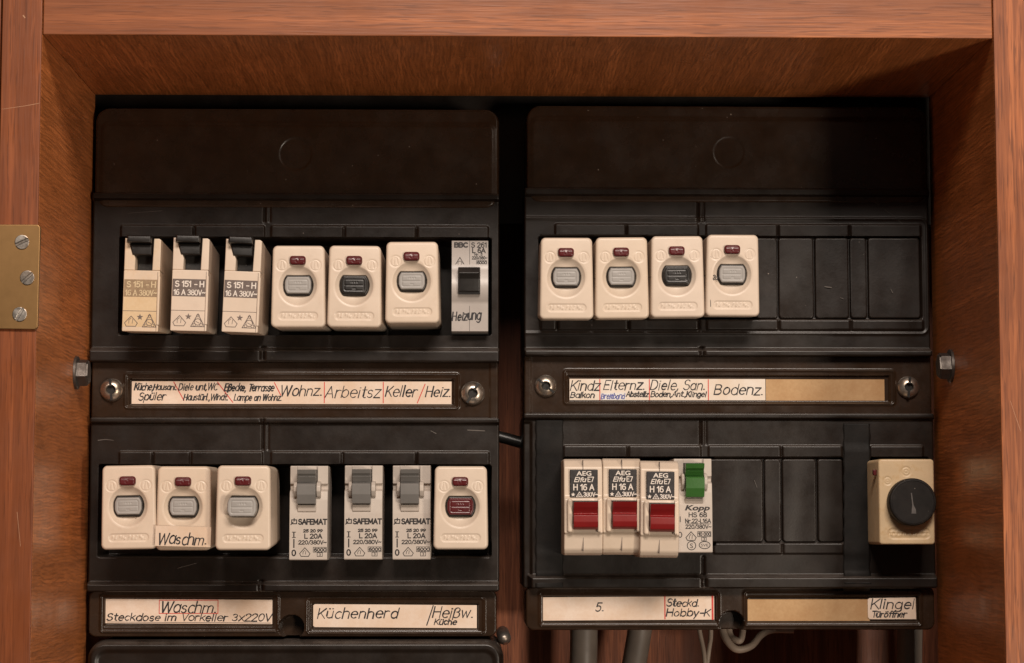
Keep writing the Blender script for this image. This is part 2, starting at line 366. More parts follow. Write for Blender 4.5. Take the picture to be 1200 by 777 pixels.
class Ink:
    """flat pen or print marks on a face, gathered in one mesh; mp(px, py, out) maps photo pixels to local coordinates"""
    def __init__(s, mp, out): s.mp = mp; s.out = out; s.v = []; s.f = []; s.k = 0
    def part(s): s.parts = getattr(s, 'parts', []) + [Ink(s.mp, s.out)]; return s.parts[-1]
    def line(s, pts, w):
        for i in range(1, len(pts)-1):               # sharp corners start a new stroke
            ux, uy = pts[i][0]-pts[i-1][0], pts[i][1]-pts[i-1][1]; vx, vy = pts[i+1][0]-pts[i][0], pts[i+1][1]-pts[i][1]
            if ux*vx+uy*vy < .5*(math.hypot(ux, uy)*math.hypot(vx, vy)):
                s.line(pts[:i+1], w); s.line(pts[i:], w); return
        if len(pts) < 2: return
        s.k += 1; o = s.out + 4e-6*(s.k % 12); n = len(pts); base = len(s.v)
        j = getattr(s, 'wob', 0); ph = random.uniform(0, 6)
        for i, p in enumerate(pts):
            a = pts[max(i-1, 0)]; b = pts[min(i+1, n-1)]
            dx, dy = b[0]-a[0], b[1]-a[1]; L = math.hypot(dx, dy) or 1
            ex, ey = (0, 0)
            if i == 0: ex, ey = -dx/L*w*.45, -dy/L*w*.45
            elif i == n-1: ex, ey = dx/L*w*.45, dy/L*w*.45
            wi = w*.5
            if 0 < i < n-1:
                d1 = (p[0]-a[0], p[1]-a[1]); d2 = (b[0]-p[0], b[1]-p[1]); l1 = math.hypot(*d1) or 1; l2 = math.hypot(*d2) or 1
                co = max(-.8, (d1[0]*d2[0]+d1[1]*d2[1])/(l1*l2)); wi = min(w*.5/math.sqrt((1+co)/2), w*1.1)
            wi *= 1 + j*math.sin(ph+i*.9); nx, ny = -dy/L*wi, dx/L*wi
            for sgn in (1, -1):
                q = s.mp(p[0]+ex+nx*sgn, p[1]+ey+ny*sgn, o); s.v.append(tuple(q))
        for i in range(n-1): s.f.append((base+2*i, base+2*i+1, base+2*i+3, base+2*i+2))
    def hand(s, txt, x0, x1, base, cap, w, slant=.24, jit=.12, slope=0.):
        """pen lettering fitted between x0 and x1, on the baseline, caps of height cap"""
        s.wob = .22 if jit else 0
        adv = sum(G[c][0] for c in txt); kx = (x1-x0-slant*cap*.8)/(adv-.12); x = 0
        rnd = random.Random(txt)
        for c in txt:
            a, st = G[c]; jy = rnd.uniform(-jit, jit)*cap*.3; js = 1 + rnd.uniform(-jit, jit)*.5; sl = slant + rnd.uniform(-jit, jit)*.3
            for pl in st:
                s.line([(x0 + (x+px*js)*kx + py*cap*sl, base + jy - py*cap*js + slope*((x+px)*kx)) for px, py in pl], w*((rnd.uniform(1.0, 1.4) if w < 1.22 else rnd.uniform(.85, 1.15)) if jit else 1.12))
            x += a
    def prt(s, txt, x0, x1, base, cap, w=.9): s.hand(txt, x0, x1, base, cap, w, 0, 0)
    def type(s, txt, x0, x1, base, cap, shear=0., off=0., slope=0.):
        """printed lettering fitted to the box"""
        cu = bpy.data.curves.new('t', 'FONT'); cu.body = txt; cu.offset = off; cu.shear = shear; cu.resolution_u = 3
        o = bpy.data.objects.new('t', cu); COL.objects.link(o); bpy.context.view_layer.update()
        me = bpy.data.meshes.new_from_object(o.evaluated_get(bpy.context.evaluated_depsgraph_get()))
        vs = [v.co.copy() for v in me.vertices]; fs = [tuple(p.vertices) for p in me.polygons]
        bpy.data.objects.remove(o); bpy.data.curves.remove(cu); bpy.data.meshes.remove(me)
        if not vs: return
        ax = min(v.x for v in vs); bx = max(v.x for v in vs); ky = cap/.71; kx = (x1-x0)/max(bx-ax, 1e-6); b0 = len(s.v)
        s.k += 1
        for v in vs: s.v.append(tuple(s.mp(x0+(v.x-ax)*kx, base - v.y*ky + slope*(v.x-ax)*kx, s.out + 4e-6*(s.k % 12))))
        s.f += [tuple(i+b0 for i in f) for f in fs]
    def poly(s, pts):
        s.k += 1
        b0 = len(s.v); s.v += [tuple(s.mp(p[0], p[1], s.out + 4e-6*(s.k % 12))) for p in pts]; s.f.append(tuple(range(b0, b0+len(pts))))
    def loop(s, pts, w): s.line(list(pts) + [pts[0], pts[1]], w)
    def circ(s, cx, cy, r, w, ry=None): s.line([(cx+r*math.cos(a*math.pi/9), cy+(ry or r)*math.sin(a*math.pi/9)) for a in range(19)], w)
    def rect(s, x0, y0, x1, y1, w):
        for a, b in (((x0, y0), (x1, y0)), ((x1, y0), (x1, y1)), ((x1, y1), (x0, y1)), ((x0, y1), (x0, y0))): s.line([a, b], w)
    def tri(s, cx, cy, rx, ry, w, house=False):
        if house: s.loop([(cx-rx, cy+ry*.35), (cx, cy-ry), (cx+rx, cy+ry*.35), (cx+rx*.72, cy+ry), (cx-rx*.72, cy+ry)], w)
        else: s.loop([(cx-rx, cy+ry), (cx, cy-ry), (cx+rx, cy+ry)], w)
    def star(s, cx, cy, r):
        s.poly([(cx+(r if i % 2 == 0 else r*.42)*math.sin(i*math.pi/5), cy-(r if i % 2 == 0 else r*.42)*math.cos(i*math.pi/5)) for i in range(10)])
    def build(s, name, mat, parent):
        if not s.f: return
        mb = MB(); mb.v = s.v; mb.f = s.f
        me = bpy.data.meshes.new(name); me.from_pydata(s.v, [], s.f); me.materials.append(mat)
        o = bpy.data.objects.new(name, me); COL.objects.link(o); o.parent = parent
        return o

class Frame:
    """local frame of a thing: photo pixels around (cx, cy) on the plane 'front' metres before y = y0"""
    def __init__(s, cx, cy, front, y0=0.):
        s.cx, s.cy, s.front = cx, cy, front; s.k = sc(y0-front); p = at(cx, cy, y0-front); s.loc = Vector((p.x, y0, p.z))
    def __call__(s, px, py, out=0., back=None):
        if isinstance(px, np.ndarray):
            y = -(s.front + out*s.k) if back is None else np.full(px.shape, -s.front+back)
            return np.stack([(px-s.cx)*s.k, y, (s.cy-py)*s.k], -1)
        return Vector(((px-s.cx)*s.k, -s.front-out, (s.cy-py)*s.k))
    def box(s, mb, x0, y0, x1, y1, o0, o1, bev=0., seg=3):
        """box over a pixel rectangle from o0 to o1 metres out of the front face"""
        mb.box((x0-s.cx)*s.k, (x1-s.cx)*s.k, -s.front-o1, -s.front-o0, (s.cy-y1)*s.k, (s.cy-y0)*s.k, bev, seg)
    def prof(s, mb, x0, x1, pts, bev=0., seg=2):
        """side profile of (py, out) pairs swept from x0 to x1"""
        mb.profile([(-s.front-o, (s.cy-p)*s.k) for p, o in pts], (x0-s.cx)*s.k, (x1-s.cx)*s.k, bev, seg)

# ------------------------------------------------------------------ the wooden cabinet
YF = -.128                                           # its front plane
pl = at(48, 42, YF); pr = at(1160, 42, YF)
XL = (pl.x + at(38, 690, YF).x)/2; XR = (pr.x + at(1181, 690, YF).x)/2; ZT = (pl.z + pr.z)/2
ZB = -.62; TH = .0165
cab = thing('wooden_cabinet', (0, .1, 0), 'brown veneered wooden cabinet framing the black fuse boards', 'cabinet')
def wbox(name, mat, x0, x1, y0, y1, z0, z1, bev=.0004):
    m = MB(); m.box(x0, x1, y0-.1, y1-.1, z0, z1, bev, 2); return m.build(name, mat, cab)
wbox('side_panel', M['wood_in'], XL-TH, XL, YF+.0012, .004, ZB, ZT+.05)
wbox('side_panel', M['wood_in'], XR, XR+TH, YF+.0012, .004, ZB, ZT+.05)
wbox('top_panel', M['wood_in'], XL+.0002, XR-.0002, YF+.0012, .002, ZT, ZT+.05)
wbox('edge_band', M['wood_front_z'], XL-TH, XL, YF-.0005, YF+.001, ZB, ZT+.06, .0005)
wbox('edge_band', M['wood_front_z'], XR, XR+TH+.01, YF-.0005, YF+.001, ZB, ZT+.06, .0005)
wbox('edge_band', M['wood_front_x'], XL+.0004, XR-.0004, YF, YF+.001, ZT-.0003, ZT+.06, .0005)
wbox('door_edge', M['wood_front_z'], XL-TH-.07, XL-TH-.0007, YF-.0002, YF+.02, ZB, ZT+.06, .0005)
m = MB()
m.box(XL-.04, XR+.04, .0, .012, ZB, ZT+.05)          # the back board; unseen deep return edges added to stop light leaking in
m.box(XL-.04, XL-.028, -.095, -.001, ZB, ZT+.05); m.box(XR+.028, XR+.04, -.095, -.001, ZB, ZT+.05)
m.box(XL-.027, XR+.027, -.0975, -.001, ZT+.0405, ZT+.0495)
m.build('back_panel', M['wood_back'], cab)

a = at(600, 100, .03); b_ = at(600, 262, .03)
m = MB(); m.box(XL-.026, XR+.026, -.07, -.062, b_.z, ZT+.04); m.build('shadow_gap_strip', M['black'], cab)  # black strip added to stand in for shade above the boards
# brass hinge leaf with three screws on the left edge
fr = Frame(23, 325, .0005, YF)
h = thing('hinge_leaf', fr.loc, 'brass hinge leaf with three slotted screws on the left cabinet edge', 'hinge')
m = MB(); m.prism([tuple(fr(x, y).xz) for x, y in ((-30, 386), (43, 387), (46, 384), (47, 266), (44, 263), (-30, 263))], -fr.front-.0016, -fr.front+.0003, .0004); m.build('plate', M['brass'], h)
def slotscrew(parent, fr, x, y, r, ang, out, dome=.0006, mat='steel', name='screw'):
    R = r*fr.k; c = fr(x, y, out); m = MB(); v = []; 
    n = 40; w = R*.13; ca, sa = math.cos(math.radians(ang)), math.sin(math.radians(ang))
    for sgn in (1, -1):                              # two half heads with the slot between them
        a0 = math.asin(w/R); pts = [(R*math.cos(a0+(math.pi-2*a0)*i/20), sgn*R*math.sin(a0+(math.pi-2*a0)*i/20)) for i in range(21)]
        if sgn < 0: pts = pts[::-1]
        m.prism([(c.x+p[0]*ca-p[1]*sa, c.z+p[0]*sa+p[1]*ca) for p in pts], c.y-dome, c.y+.0004, dome*.6)
    m.prism([(c.x+R*.98*math.cos(2*math.pi*i/24), c.z+R*.98*math.sin(2*math.pi*i/24)) for i in range(24)], c.y-.0001, c.y+.0005)
    return m.build(name, M[mat], parent)
for x, y, a in ((26, 284, 25), (33, 326, 42), (25, 369, 60)): slotscrew(h, fr, x, y, 8.6, a, .0016)

# hex bolts through the side walls
def hexbolt(px, py, wallx, sgn, label):
    y = -.036; z = at(px, py, y).z
    b = thing('hex_bolt', (wallx, y, z), label, 'bolt', 'bolts holding the cabinet sides')
    R = .0062; m = MB(); pts = [(R*math.cos(math.pi/3*i+.3), R*math.sin(math.pi/3*i+.3)) for i in range(6)]
    bb = bmesh.new(); x0, x1 = sgn*.0012, sgn*.0062
    a = [bb.verts.new((x0, p[0], p[1])) for p in pts]; c = [bb.verts.new((x1, p[0], p[1])) for p in pts]
    bb.faces.new(a); fc = bb.faces.new(c[::-1])
    for i in range(6): bb.faces.new((a[i], c[i], c[(i+1) % 6], a[(i+1) % 6]))
    bmesh.ops.recalc_face_normals(bb, faces=bb.faces[:]); bmesh.ops.bevel(bb, geom=[e for e in bb.edges if fc in e.link_faces], offset=.0007, segments=2, affect='EDGES')
    m.bm(bb); m.build('bolt_head', M['bolt'], b)
    m = MB(); m.lathe([(.0075, 0), (.0076, sgn*.0002), (.0075, sgn*.0012), (.004, sgn*.0013)], (0, 0, 0), 'x', 36); m.build('washer', M['bolt'], b)
hexbolt(95, 437, XL, 1, 'steel hex bolt with washer in the left cabinet wall')
hexbolt(1111, 429, XR, -1, 'steel hex bolt with washer in the right cabinet wall')

# ------------------------------------------------------------------ the black boards
class Board:
    def __init__(s, cx, cy, label):
        p = at(cx, cy, 0); s.t = thing('distribution_board', (p.x, .06, p.z), label, 'fuse board', 'black plastic fuse boards in the cabinet'); s.o = s.t.location
    def mp(s, box):
        x0, y0, x1, y1 = box; my, mx = (y0+y1)/2, (x0+x1)/2
        a = at(x0, my); b = at(x1, my); c = at(mx, y0); d = at(mx, y1); o = s.o
        def f(px, py, out=0., back=None):
            X = a.x + (px-x0)/(x1-x0)*(b.x-a.x) - o.x; Z = c.z + (py-y0)/(y1-y0)*(d.z-c.z) - o.z
            if isinstance(px, np.ndarray):
                Y = -out*1e-3 - o.y if back is None else np.full(px.shape, back - o.y)
                return np.stack([X, Y, Z], -1)
            return Vector((X, -out-o.y, Z))
        return f
    def part(s, name, box, hfun, mat='black', r=3, fillet=1.5, back=.075, res=.95):
        return relief(name, box, lambda X, Y: sd_box(X, Y, *box, r), hfun, M[mat], s.t, s.mp(box), res, fillet, back)
rng = np.random.default_rng(3)
def seam(X, Y, x, y0, y1, d=.9, w=1.3): return -d*ring(X-x, w)*bump(X, Y, x-6, y0, x+6, y1, 3)
def frame_ring(X, Y, x0, y0, x1, y1, hgt=.7, w=1.3, r=3): return hgt*ring(sd_box(X, Y, x0, y0, x1, y1, r), w)
def wav(X, Y, a=.05): return a*np.sin(X*.021+1.3)*np.cos(Y*.03) + a*.5*np.sin(X*.06+Y*.02)

# left board
LB = Board(346, 440, 'left black fuse board with two full rows of devices')
def h(X, Y):
    return 5 + .7*bump(X, Y, 121, 148, 579, 260, 7, 8) + wav(X, Y, .06) - .3*sst((19.5-np.hypot(X-347, Y-183))/1.6)
LB.part('blank_cover', (113, 129, 585, 246), h, 'black_b', 17, 3)
def h(X, Y):
    o = 5 + wav(X, Y) + 3*bump(X, Y, 90, 200, 600, 237, 3) + 4.2*bump(X, Y, 90, 411, 600, 440, 5)
    o += .8*bump(X, Y, 143, 266.5, 310.5, 281, 1.8, 2) + .8*bump(X, Y, 318, 266.5, 572, 281, 1.8, 2)
    o += seam(X, Y, 310, 238, 262) + seam(X, Y, 316, 238, 262, .5) + seam(X, Y, 228, 268, 281) + seam(X, Y, 403, 268, 281) + seam(X, Y, 488, 268, 281) + seam(X, Y, 310, 408, 424, 1.6, 2.5)
    return o - 26*bump(X, Y, 142, 281, 575, 393, 2.2, 2)
LB.part('upper_frame', (109.5, 229, 585, 426), h)
def h(X, Y):
    o = 3.4 + wav(X, Y) + frame_ring(X, Y, 148, 439, 537, 479, .7, 1.2) - 1.8*bump(X, Y, 152, 445, 532, 475.5, 2)
    return o + .6*bump(X, Y, 574, 420, 600, 500, 1.5) 
LB.part('label_frame', (108.5, 424, 584, 492), h, 'black_b', 2)
def h(X, Y):
    o = 5 + wav(X, Y) + 2.6*bump(X, Y, 90, 480, 600, 497, 3.5) + 3.6*bump(X, Y, 90, 683, 600, 700, 4)
    o += .8*bump(X, Y, 141, 530, 308, 546, 1.8, 2) + .8*bump(X, Y, 318, 530, 573, 546, 1.8, 2)
    o += seam(X, Y, 308, 496, 528) + seam(X, Y, 314, 496, 528, .5) + seam(X, Y, 180, 531, 546) + seam(X, Y, 224, 531, 546) + seam(X, Y, 401, 531, 546) + seam(X, Y, 488, 531, 546) + seam(X, Y, 308, 680, 692, 1.4, 2.5) + seam(X, Y, 308, 485, 497, 1.4, 2)
    return o - 26*bump(X, Y, 118, 546, 575, 652, 2.2, 2)
LB.part('lower_frame', (106.5, 490, 585, 693), h)
def h(X, Y):
    o = 3 + wav(X, Y) + frame_ring(X, Y, 119, 697, 326, 740, .7, 1.2) + frame_ring(X, Y, 360, 701, 567, 742, .7, 1.2)
    o -= 1.8*bump(X, Y, 124, 701, 320, 733, 2) + 1.8*bump(X, Y, 366, 707, 560, 737, 2)
    return o - 9*bump(np.hypot(X-342, Y-735), Y*0, -50, -50, 14, 50, 2)
LB.part('label_frame', (105, 691, 582, 746), h, 'black_b', 9)

# right board
RB = Board(852, 440, 'right black fuse board with blank plates on its right half')
def h(X, Y):
    return 5 + .7*bump(X, Y, 622, 142, 1079, 260, 7, 8) + wav(X, Y, .06) - .15*sst((18.5-np.hypot(X-852, Y-181))/1.6)
RB.part('blank_cover', (616, 126, 1085, 240), h, 'black_b', 17, 3)
def h(X, Y):
    o = 5 + wav(X, Y) + 3*bump(X, Y, 600, 200, 1100, 232, 3) + 4*bump(X, Y, 600, 411, 1100, 440, 4)
    for a, b in ((650, 817), (826, 1077)): o += .8*bump(X, Y, a, 265, b, 279, 1.8, 2)
    o += .9*bump(X, Y, 633, 376, 817, 388, 1.8, 2) + .9*bump(X, Y, 826, 376, 1078, 388, 1.8, 2)
    o += seam(X, Y, 817, 233, 262) + seam(X, Y, 823, 233, 262, .5) + seam(X, Y, 817, 372, 388) + seam(X, Y, 733, 266, 279) + seam(X, Y, 910, 266, 279) + seam(X, Y, 994, 266, 279) + seam(X, Y, 652, 377, 388) + seam(X, Y, 735, 377, 388) + seam(X, Y, 910, 377, 388) + seam(X, Y, 994, 377, 388) + seam(X, Y, 820, 408, 420, 1.5, 2.5)
    o += frame_ring(X, Y, 606, 258, 1084, 392, .4, 1.5, 8)
    return o - 26*bump(X, Y, 632, 279, 888, 375, 2.2, 3) - 2.2*bump(X, Y, 880, 279, 1077, 375.5, 1.6, 4)
RB.part('upper_frame', (614, 223, 1087, 419), h)
def h(X, Y):
    o = 3.4 + wav(X, Y) + frame_ring(X, Y, 661, 435, 1046, 474, .7, 1.2) - 1.8*bump(X, Y, 665, 441, 1041, 472, 2)
    return o + .6*bump(X, Y, 600, 420, 622, 500, 1.5)
RB.part('label_frame', (614, 417, 1090, 488), h, 'black_b', 2)
def h(X, Y):
    o = 5 + wav(X, Y) + 2.6*bump(X, Y, 600, 470, 1110, 492, 3.5) + 4*bump(X, Y, 620, 675, 1110, 700, 5)
    for a, b in ((660, 820), (829, 985), (1018, 1080)): o += .8*bump(X, Y, a, 523, b, 537, 1.8, 2)
    o += .9*bump(X, Y, 834, 637, 985, 649, 1.8, 2)
    o += seam(X, Y, 820, 492, 522) + seam(X, Y, 826, 492, 522, .5) + seam(X, Y, 735, 524, 537) + seam(X, Y, 914, 524, 537) + seam(X, Y, 914, 638, 649) + seam(X, Y, 822, 673, 688, 1.5, 2.5) + seam(X, Y, 822, 652, 675, .8, 1.6)
    o -= 26*bump(X, Y, 659, 537, 836, 640, 2.2, 3) + 2.2*bump(X, Y, 828, 537, 987, 636.5, 1.6, 4) + 26*bump(X, Y, 1018, 537, 1086, 637, 2.2, 3)
    return o - 1.6*bump(X, Y, 600, 496, 622, 690, 3)
RB.part('lower_frame', (613, 485, 1093, 689), h)
def h(X, Y):
    o = 3 + wav(X, Y) + frame_ring(X, Y, 632, 694, 841, 733, .7, 1.2) + frame_ring(X, Y, 871, 693, 1078, 733, .7, 1.2)
    o -= 1.8*bump(X, Y, 636, 698, 838, 728.5, 2) + 1.8*bump(X, Y, 875, 699, 1075, 728.5, 2)
    return o - 9*bump(np.hypot(X-856, Y-730), Y*0, -50, -50, 14, 50, 2)
RB.part('label_frame', (616, 687, 1094, 738), h, 'black_b', 9)
def blank(x0, y0, x1, y1):
    box = (x0, y0, x1, y1)
    RB.part('blanking_plate', box, lambda X, Y: 4.5 + 0*X + wav(X*3, Y, .12), 'black', 4, 1.3, .02, .8)
for x0, x1 in ((884, 909.5), (910.7, 952), (953.2, 993), (994.2, 1014), (1015.2, 1076.3)): blank(x0, 280, x1, 374.5)
for x0, x1 in ((830, 893), (894.2, 913.8), (915, 955), (956.2, 986.5)): blank(x0, 538, x1, 635.5)

# board continuing below the left one
UB = Board(346, 800, 'further black fuse board cut off below the left board')
UB.part('blank_cover', (104, 749, 590, 900), lambda X, Y: 9 + wav(X, Y, .06) - .8*bump(X, Y, 116, 762, 579, 930, 6, 12), 'black', 22, 7)

# lock screws of the label frames
def lockscrew(B, x, y, ang, r=13.5):
    p = at(x, y, -.0036); o = B.o; m = MB(); R = r*.4e-3
    m.lathe([(R, .004), (R, 0), (R*.97, -.0012), (R*.84, -.0024), (R*.55, -.0031), (R*.42, -.0032), (R*.36, -.0026), (R*.34, .002)], (p.x-o.x, p.y-o.y, p.z-o.z))
    sc_ = m.build('cover_screw', M['nickel'], B.t, smooth=50)
    m = MB(); ca, sa = math.cos(math.radians(ang)), math.sin(math.radians(ang)); w = R*.11; L = R*.93
    q = [(-L, -w), (-R*.30, -w), (-R*.30, w), (-L, w)]; q2 = [(R*.30, -w), (L, -w), (L, w), (R*.30, w)]
    for poly in (q, q2): m.prism([(p.x-o.x+a*ca-b*sa, p.z-o.z+a*sa+b*ca) for a, b in poly], p.y-o.y-.00325, p.y-o.y)
    m.prism([(p.x-o.x+R*.34*math.cos(i*math.pi/12), p.z-o.z+R*.34*math.sin(i*math.pi/12)) for i in range(24)], p.y-o.y-.0012, p.y-o.y)
    m.build('screw_slot', M['dark'], sc_)
lockscrew(LB, 131, 457, 95); lockscrew(LB, 554, 461, 60, 14); lockscrew(RB, 639.5, 452.5, -40, 13); lockscrew(RB, 1064, 454, 85, 13)

# ------------------------------------------------------------------ paper labels with their writing
def slip(name, box, label, mat, out=.0019, cat='label', th=.0003, slope=0., y0=0., pts=None):
    x0, y0p, x1, y1 = box; fr = Frame((x0+x1)/2, (y0p+y1)/2, out, y0)
    t = thing(name, fr.loc, label, cat, 'written paper labels in the board windows'); m = MB()
    pts = pts or [(x0, y1), (x1, y1+slope), (x1, y0p+slope), (x0, y0p)]
    m.prism([tuple(fr(x, y).xz) for x, y in pts], -out, -out+th); m.build('paper', M[mat], t, smooth=0)
    return t, fr
def pens(fr): return {k: Ink(fr, 3e-5) for k in ('ink', 'ink_red', 'ink_blue')}
def endpens(P, t):
    for k, v in P.items():
      for v in [v] + getattr(v, 'parts', []): v.build({'ink': 'lettering', 'ink_red': 'red_line', 'ink_blue': 'blue_lettering'}[k], M[k], t)

t, fr = slip('label_strip', (155, 447, 529, 473.5), 'long paper strip from kitchen to heating under the left upper devices', 'paper'); P = pens(fr); k = P['ink']
k.hand('Küche,', 158, 181, 457.3, 7.6, 1.15); k.hand('Hausanl.', 180, 208, 457, 6.6, 1.25); k.hand('Spüler', 163, 195.5, 469, 9, 1.3)
k.hand('Diele unt,WC', 209.5, 256, 457.3, 7.6, 1.25); k.hand('Haustürl.,Windf.', 215.5, 268, 469, 7, 1.3)
k.hand('Eßecke, Terrasse', 263, 322, 458.3, 8.2, 1.2); k.hand('Lampe an Wohnz.', 274.5, 331, 469.3, 7.2, 1.25)
k.hand('Wohnz.', 328, 379, 463.5, 12, 1.2); k.hand('Arbeitsz', 380.5, 447, 466, 13.4, 1.25); k.hand('Keller', 451.5, 490, 464.5, 12.2, 1.2); k.hand('Heiz.', 498.5, 530, 464.5, 12, 1.15)
r = P['ink_red']
for a, b in (((380, 448), (380, 472)), ((449, 448), (449, 472)), ((489, 472), (498, 450)), ((204, 448), (216, 469.5)), ((255, 448), (273, 471.5)), ((321.5, 448.5), (329, 463))): r.part().line([a, b], 1.1)
endpens(P, t)

t, fr = slip('label_strip', (667, 444, 897.5, 469), "white paper strip from children's room to attic room, right upper window", 'paper_b', .0021); P = pens(fr); k = P['ink']
k.hand('Kindz', 668, 704, 457.6, 11.3, 1.1); k.hand('Balkon', 668, 697, 466.2, 6.4, 1.3); k.hand('Elternz.', 707, 757, 456.8, 11, 1.1)
k.hand('Abstellz', 733.5, 760.5, 465, 6.2, 1.3); k.hand('Diele, San.', 762, 828, 456.8, 11.2, 1.1); k.hand('Boden,Ant.,Klingel', 762.5, 828.5, 465, 6.2, 1.25); k.hand('Bodenz.', 837, 896.5, 462.5, 12, 1.2)
for x in (702.6, 760.9, 830.3): P['ink_red'].part().line([(x, 445), (x, 468.5)], 1.2)
fl = Ink(fr, 2e-5); fl.poly([(703, 461), (733, 460), (733, 469), (703.5, 468.5)][::-1]); fl.build('correction_patch', M['fluid'], t)
P['ink_blue'].out = 8e-5; P['ink_blue'].hand('Breitband', 704, 732.5, 467.5, 6.4, .9, .2, .3)
endpens(P, t)
t, fr = slip('blank_card', (897, 444.5, 1037, 469.5), 'blank tan card right of the white strip, right upper window', 'card', .0018)
m = pens(fr)

t, fr = slip('label_strip', (125, 702, 318, 730), 'paper strip for washing machine and cellar socket, left lower window', 'paper', .0019, slope=1.2); P = pens(fr); k = P['ink']
k.hand('Waschm.', 188, 255, 718, 12.8, 1.2); k.hand('Steckdose im Vorkeller 3x220V', 126.5, 317.5, 726.8, 8, 1.1, slope=.005)
P['ink_red'].rect(187, 703.6, 255, 718.8, .9); k.line([(127, 728.6), (316, 730)], .5); endpens(P, t)
t, fr = slip('label_strip', (367.5, 708, 558, 735), 'paper strip for kitchen stove and hot water, beside the washing machine strip', 'paper', .0019, pts=[(368, 733), (370, 734.6), (558, 736), (558, 709.5), (370, 708), (368, 709.5)]); P = pens(fr); k = P['ink']
k.hand('Küchenherd', 373, 468, 724.4, 12, 1.2); k.hand('Heißw.', 506.5, 555.5, 723.8, 12.2, 1.15); k.hand('Küche', 508.5, 535.5, 731.8, 6.6, 1.4); k.line([(499.8, 732.5), (507.3, 710)], 1.1); endpens(P, t)
t, fr = slip('label_strip', (637, 700, 836.5, 727), 'paper strip reading 5. and hobby cellar socket with red edges', 'paper', .0019, slope=-1.0); P = pens(fr); k = P['ink']
k5 = Ink(fr, 3e-5); k5.hand('5.', 698, 709, 716, 10, 1.5); k5.build('number', M['ink'], t); k.hand('Steckd.', 780.8, 820, 710.6, 8, 1.15); k.hand('Hobby-K', 780.5, 832.5, 722, 8.2, 1.15)
P['ink_red'].part().line([(779, 699.8), (779, 725)], 1.4); P['ink_red'].part().line([(834.6, 699.6), (834.6, 725.3)], 2.2); endpens(P, t)
t, fr = slip('blank_card', (876, 702.5, 1019, 727.5), 'blank tan card left of the bell tag, right lower window', 'card', .0018)
t, fr = slip('label_tag', (1016, 700, 1073.5, 726), 'small white tag for bell and door opener at the card end', 'paper', .0023, pts=[(1017, 723), (1019, 725.5), (1073.5, 725.5), (1073, 700.3), (1019, 701), (1017, 703)]); P = pens(fr); k = P['ink']
k.hand('Klingel', 1020.5, 1073, 713.3, 11, 1.2); k.hand('Türöffner', 1021.5, 1063, 723.2, 6.8, 1.35); endpens(P, t)

# ------------------------------------------------------------------ devices
FUSES = 'cream push button fuses'; BRK = 'circuit breakers on the boards'
def automat(cx, cy, depth, label, button='grey', w=64., h=97.):
    fr = Frame(cx, cy, depth); x0, y0 = cx-w/2, cy-h/2; box = (x0, y0, x0+w, y0+h)
    t = thing('push_button_fuse', fr.loc, label, 'fuse', FUSES)
    bx, by = cx-.5, cy-1.5
    rs = np.random.RandomState(5); ph = rs.rand(8)*6
    def hf(X, Y):
        r = np.hypot((X-bx)*1.03, Y-by-.5)
        o = -.8*np.abs((X-cx)/(w/2))**3 - .9*np.abs((Y-cy)/(h/2))**4
        o = o - 8.*(1-np.clip((r-11)/12.6, 0, 1)**1.9)*sst((24.4-r)/1.)
        o = o - .35*ring(r-24, 1.0)
        o -= 9*sst(.5-np.maximum(np.hypot(X-bx, Y-by)-17.4, np.abs(Y-by)-11.7)/1.3)
        ry = Y-(cy+34.5)
        cap = sd_box(X, Y, cx-23, cy+30.5, cx+23, cy+39.5, 4.4)
        o -= .9*sst(.5-cap/1.4)
        lt = np.sin(X*.95+ph[0])*np.sin(X*.37+ph[1]+ry*.5)+.7*np.sin(X*1.6+ry*.9)
        o += .8*sst(lt*1.2)*sst((3.-np.abs(ry-.3))/1.5)*sst((20-np.abs(X-cx))/2)
        for sx in (-19.5, 20):
            q = np.hypot(X-cx-sx, Y-cy+25)
            o -= .55*ring(q-6.2, .85); o -= .5*ring(np.abs(X-cx-sx)-1.8-1.2*(Y-cy+25)/6, .8)*(q < 4.6)
        return o
    relief('housing', box, lambda X, Y: sd_box(cx+(X-cx)/(.975+.025*(Y-cy)/(h/2)), Y, *box, 6), hf, M['cream'], t, fr, .62, 3.2, depth+.024, 1.6, lift=8)
    # black surround, push button with engraved frame and the small red release button
    def barrel(W, H, R): return lambda X, Y: np.maximum(np.hypot(X-bx, Y-by)-R, np.maximum(np.abs(X-bx)-W, np.abs(Y-by)-H))
    S = relief('button_collar', (bx-17, by-11.6, bx+17, by+11.6), barrel(17, 11.6, 17.6), lambda X, Y: 0*X-2.6, M['dark'], t, fr, .8, 1.2, .006)
    def hb(X, Y):
        u, v = X-bx, Y-by
        o = -.06*(np.abs(u)/8)**3 + .0*v - .55*ring(v-.3, .6)*(np.abs(u) < 11) - .45*ring(sd_box(X, Y, bx-11.5, by-6.4, bx+11.5, by+6.4, 2.), .6)
        o -= .4*ring(v+3.4, .9)*(np.abs(u) < 4.5)*(np.sin(u*2.2) > -.2) + .4*ring(v-4.2, .8)*(np.abs(u) < 2.5)
        return o + BO
    BO = .2
    relief('push_button', (bx-15.4, by-9.8, bx+15.4, by+9.8), barrel(15.4, 9.8, 15.8), hb, M[button], t, fr, .55, 1.3, .008)
    rx, ry = cx-.8, cy-30.5
    def hr(X, Y): return 4.2 + .9*bump(X, Y, rx-8.5, ry-2.2, rx+8.5, ry+9, 3) - .25*ring(np.hypot(X-rx, Y-ry-.8)-2, .8)
    relief('release_button', (rx-9.6, ry-5.4, rx+9.6, ry+5.4), lambda X, Y: sd_box(X, Y, rx-9.6, ry-5.4, rx+9.6, ry+5.4, 3.8), hr, M['maroon'], t, fr, .5, 2.6, .006)
    return t
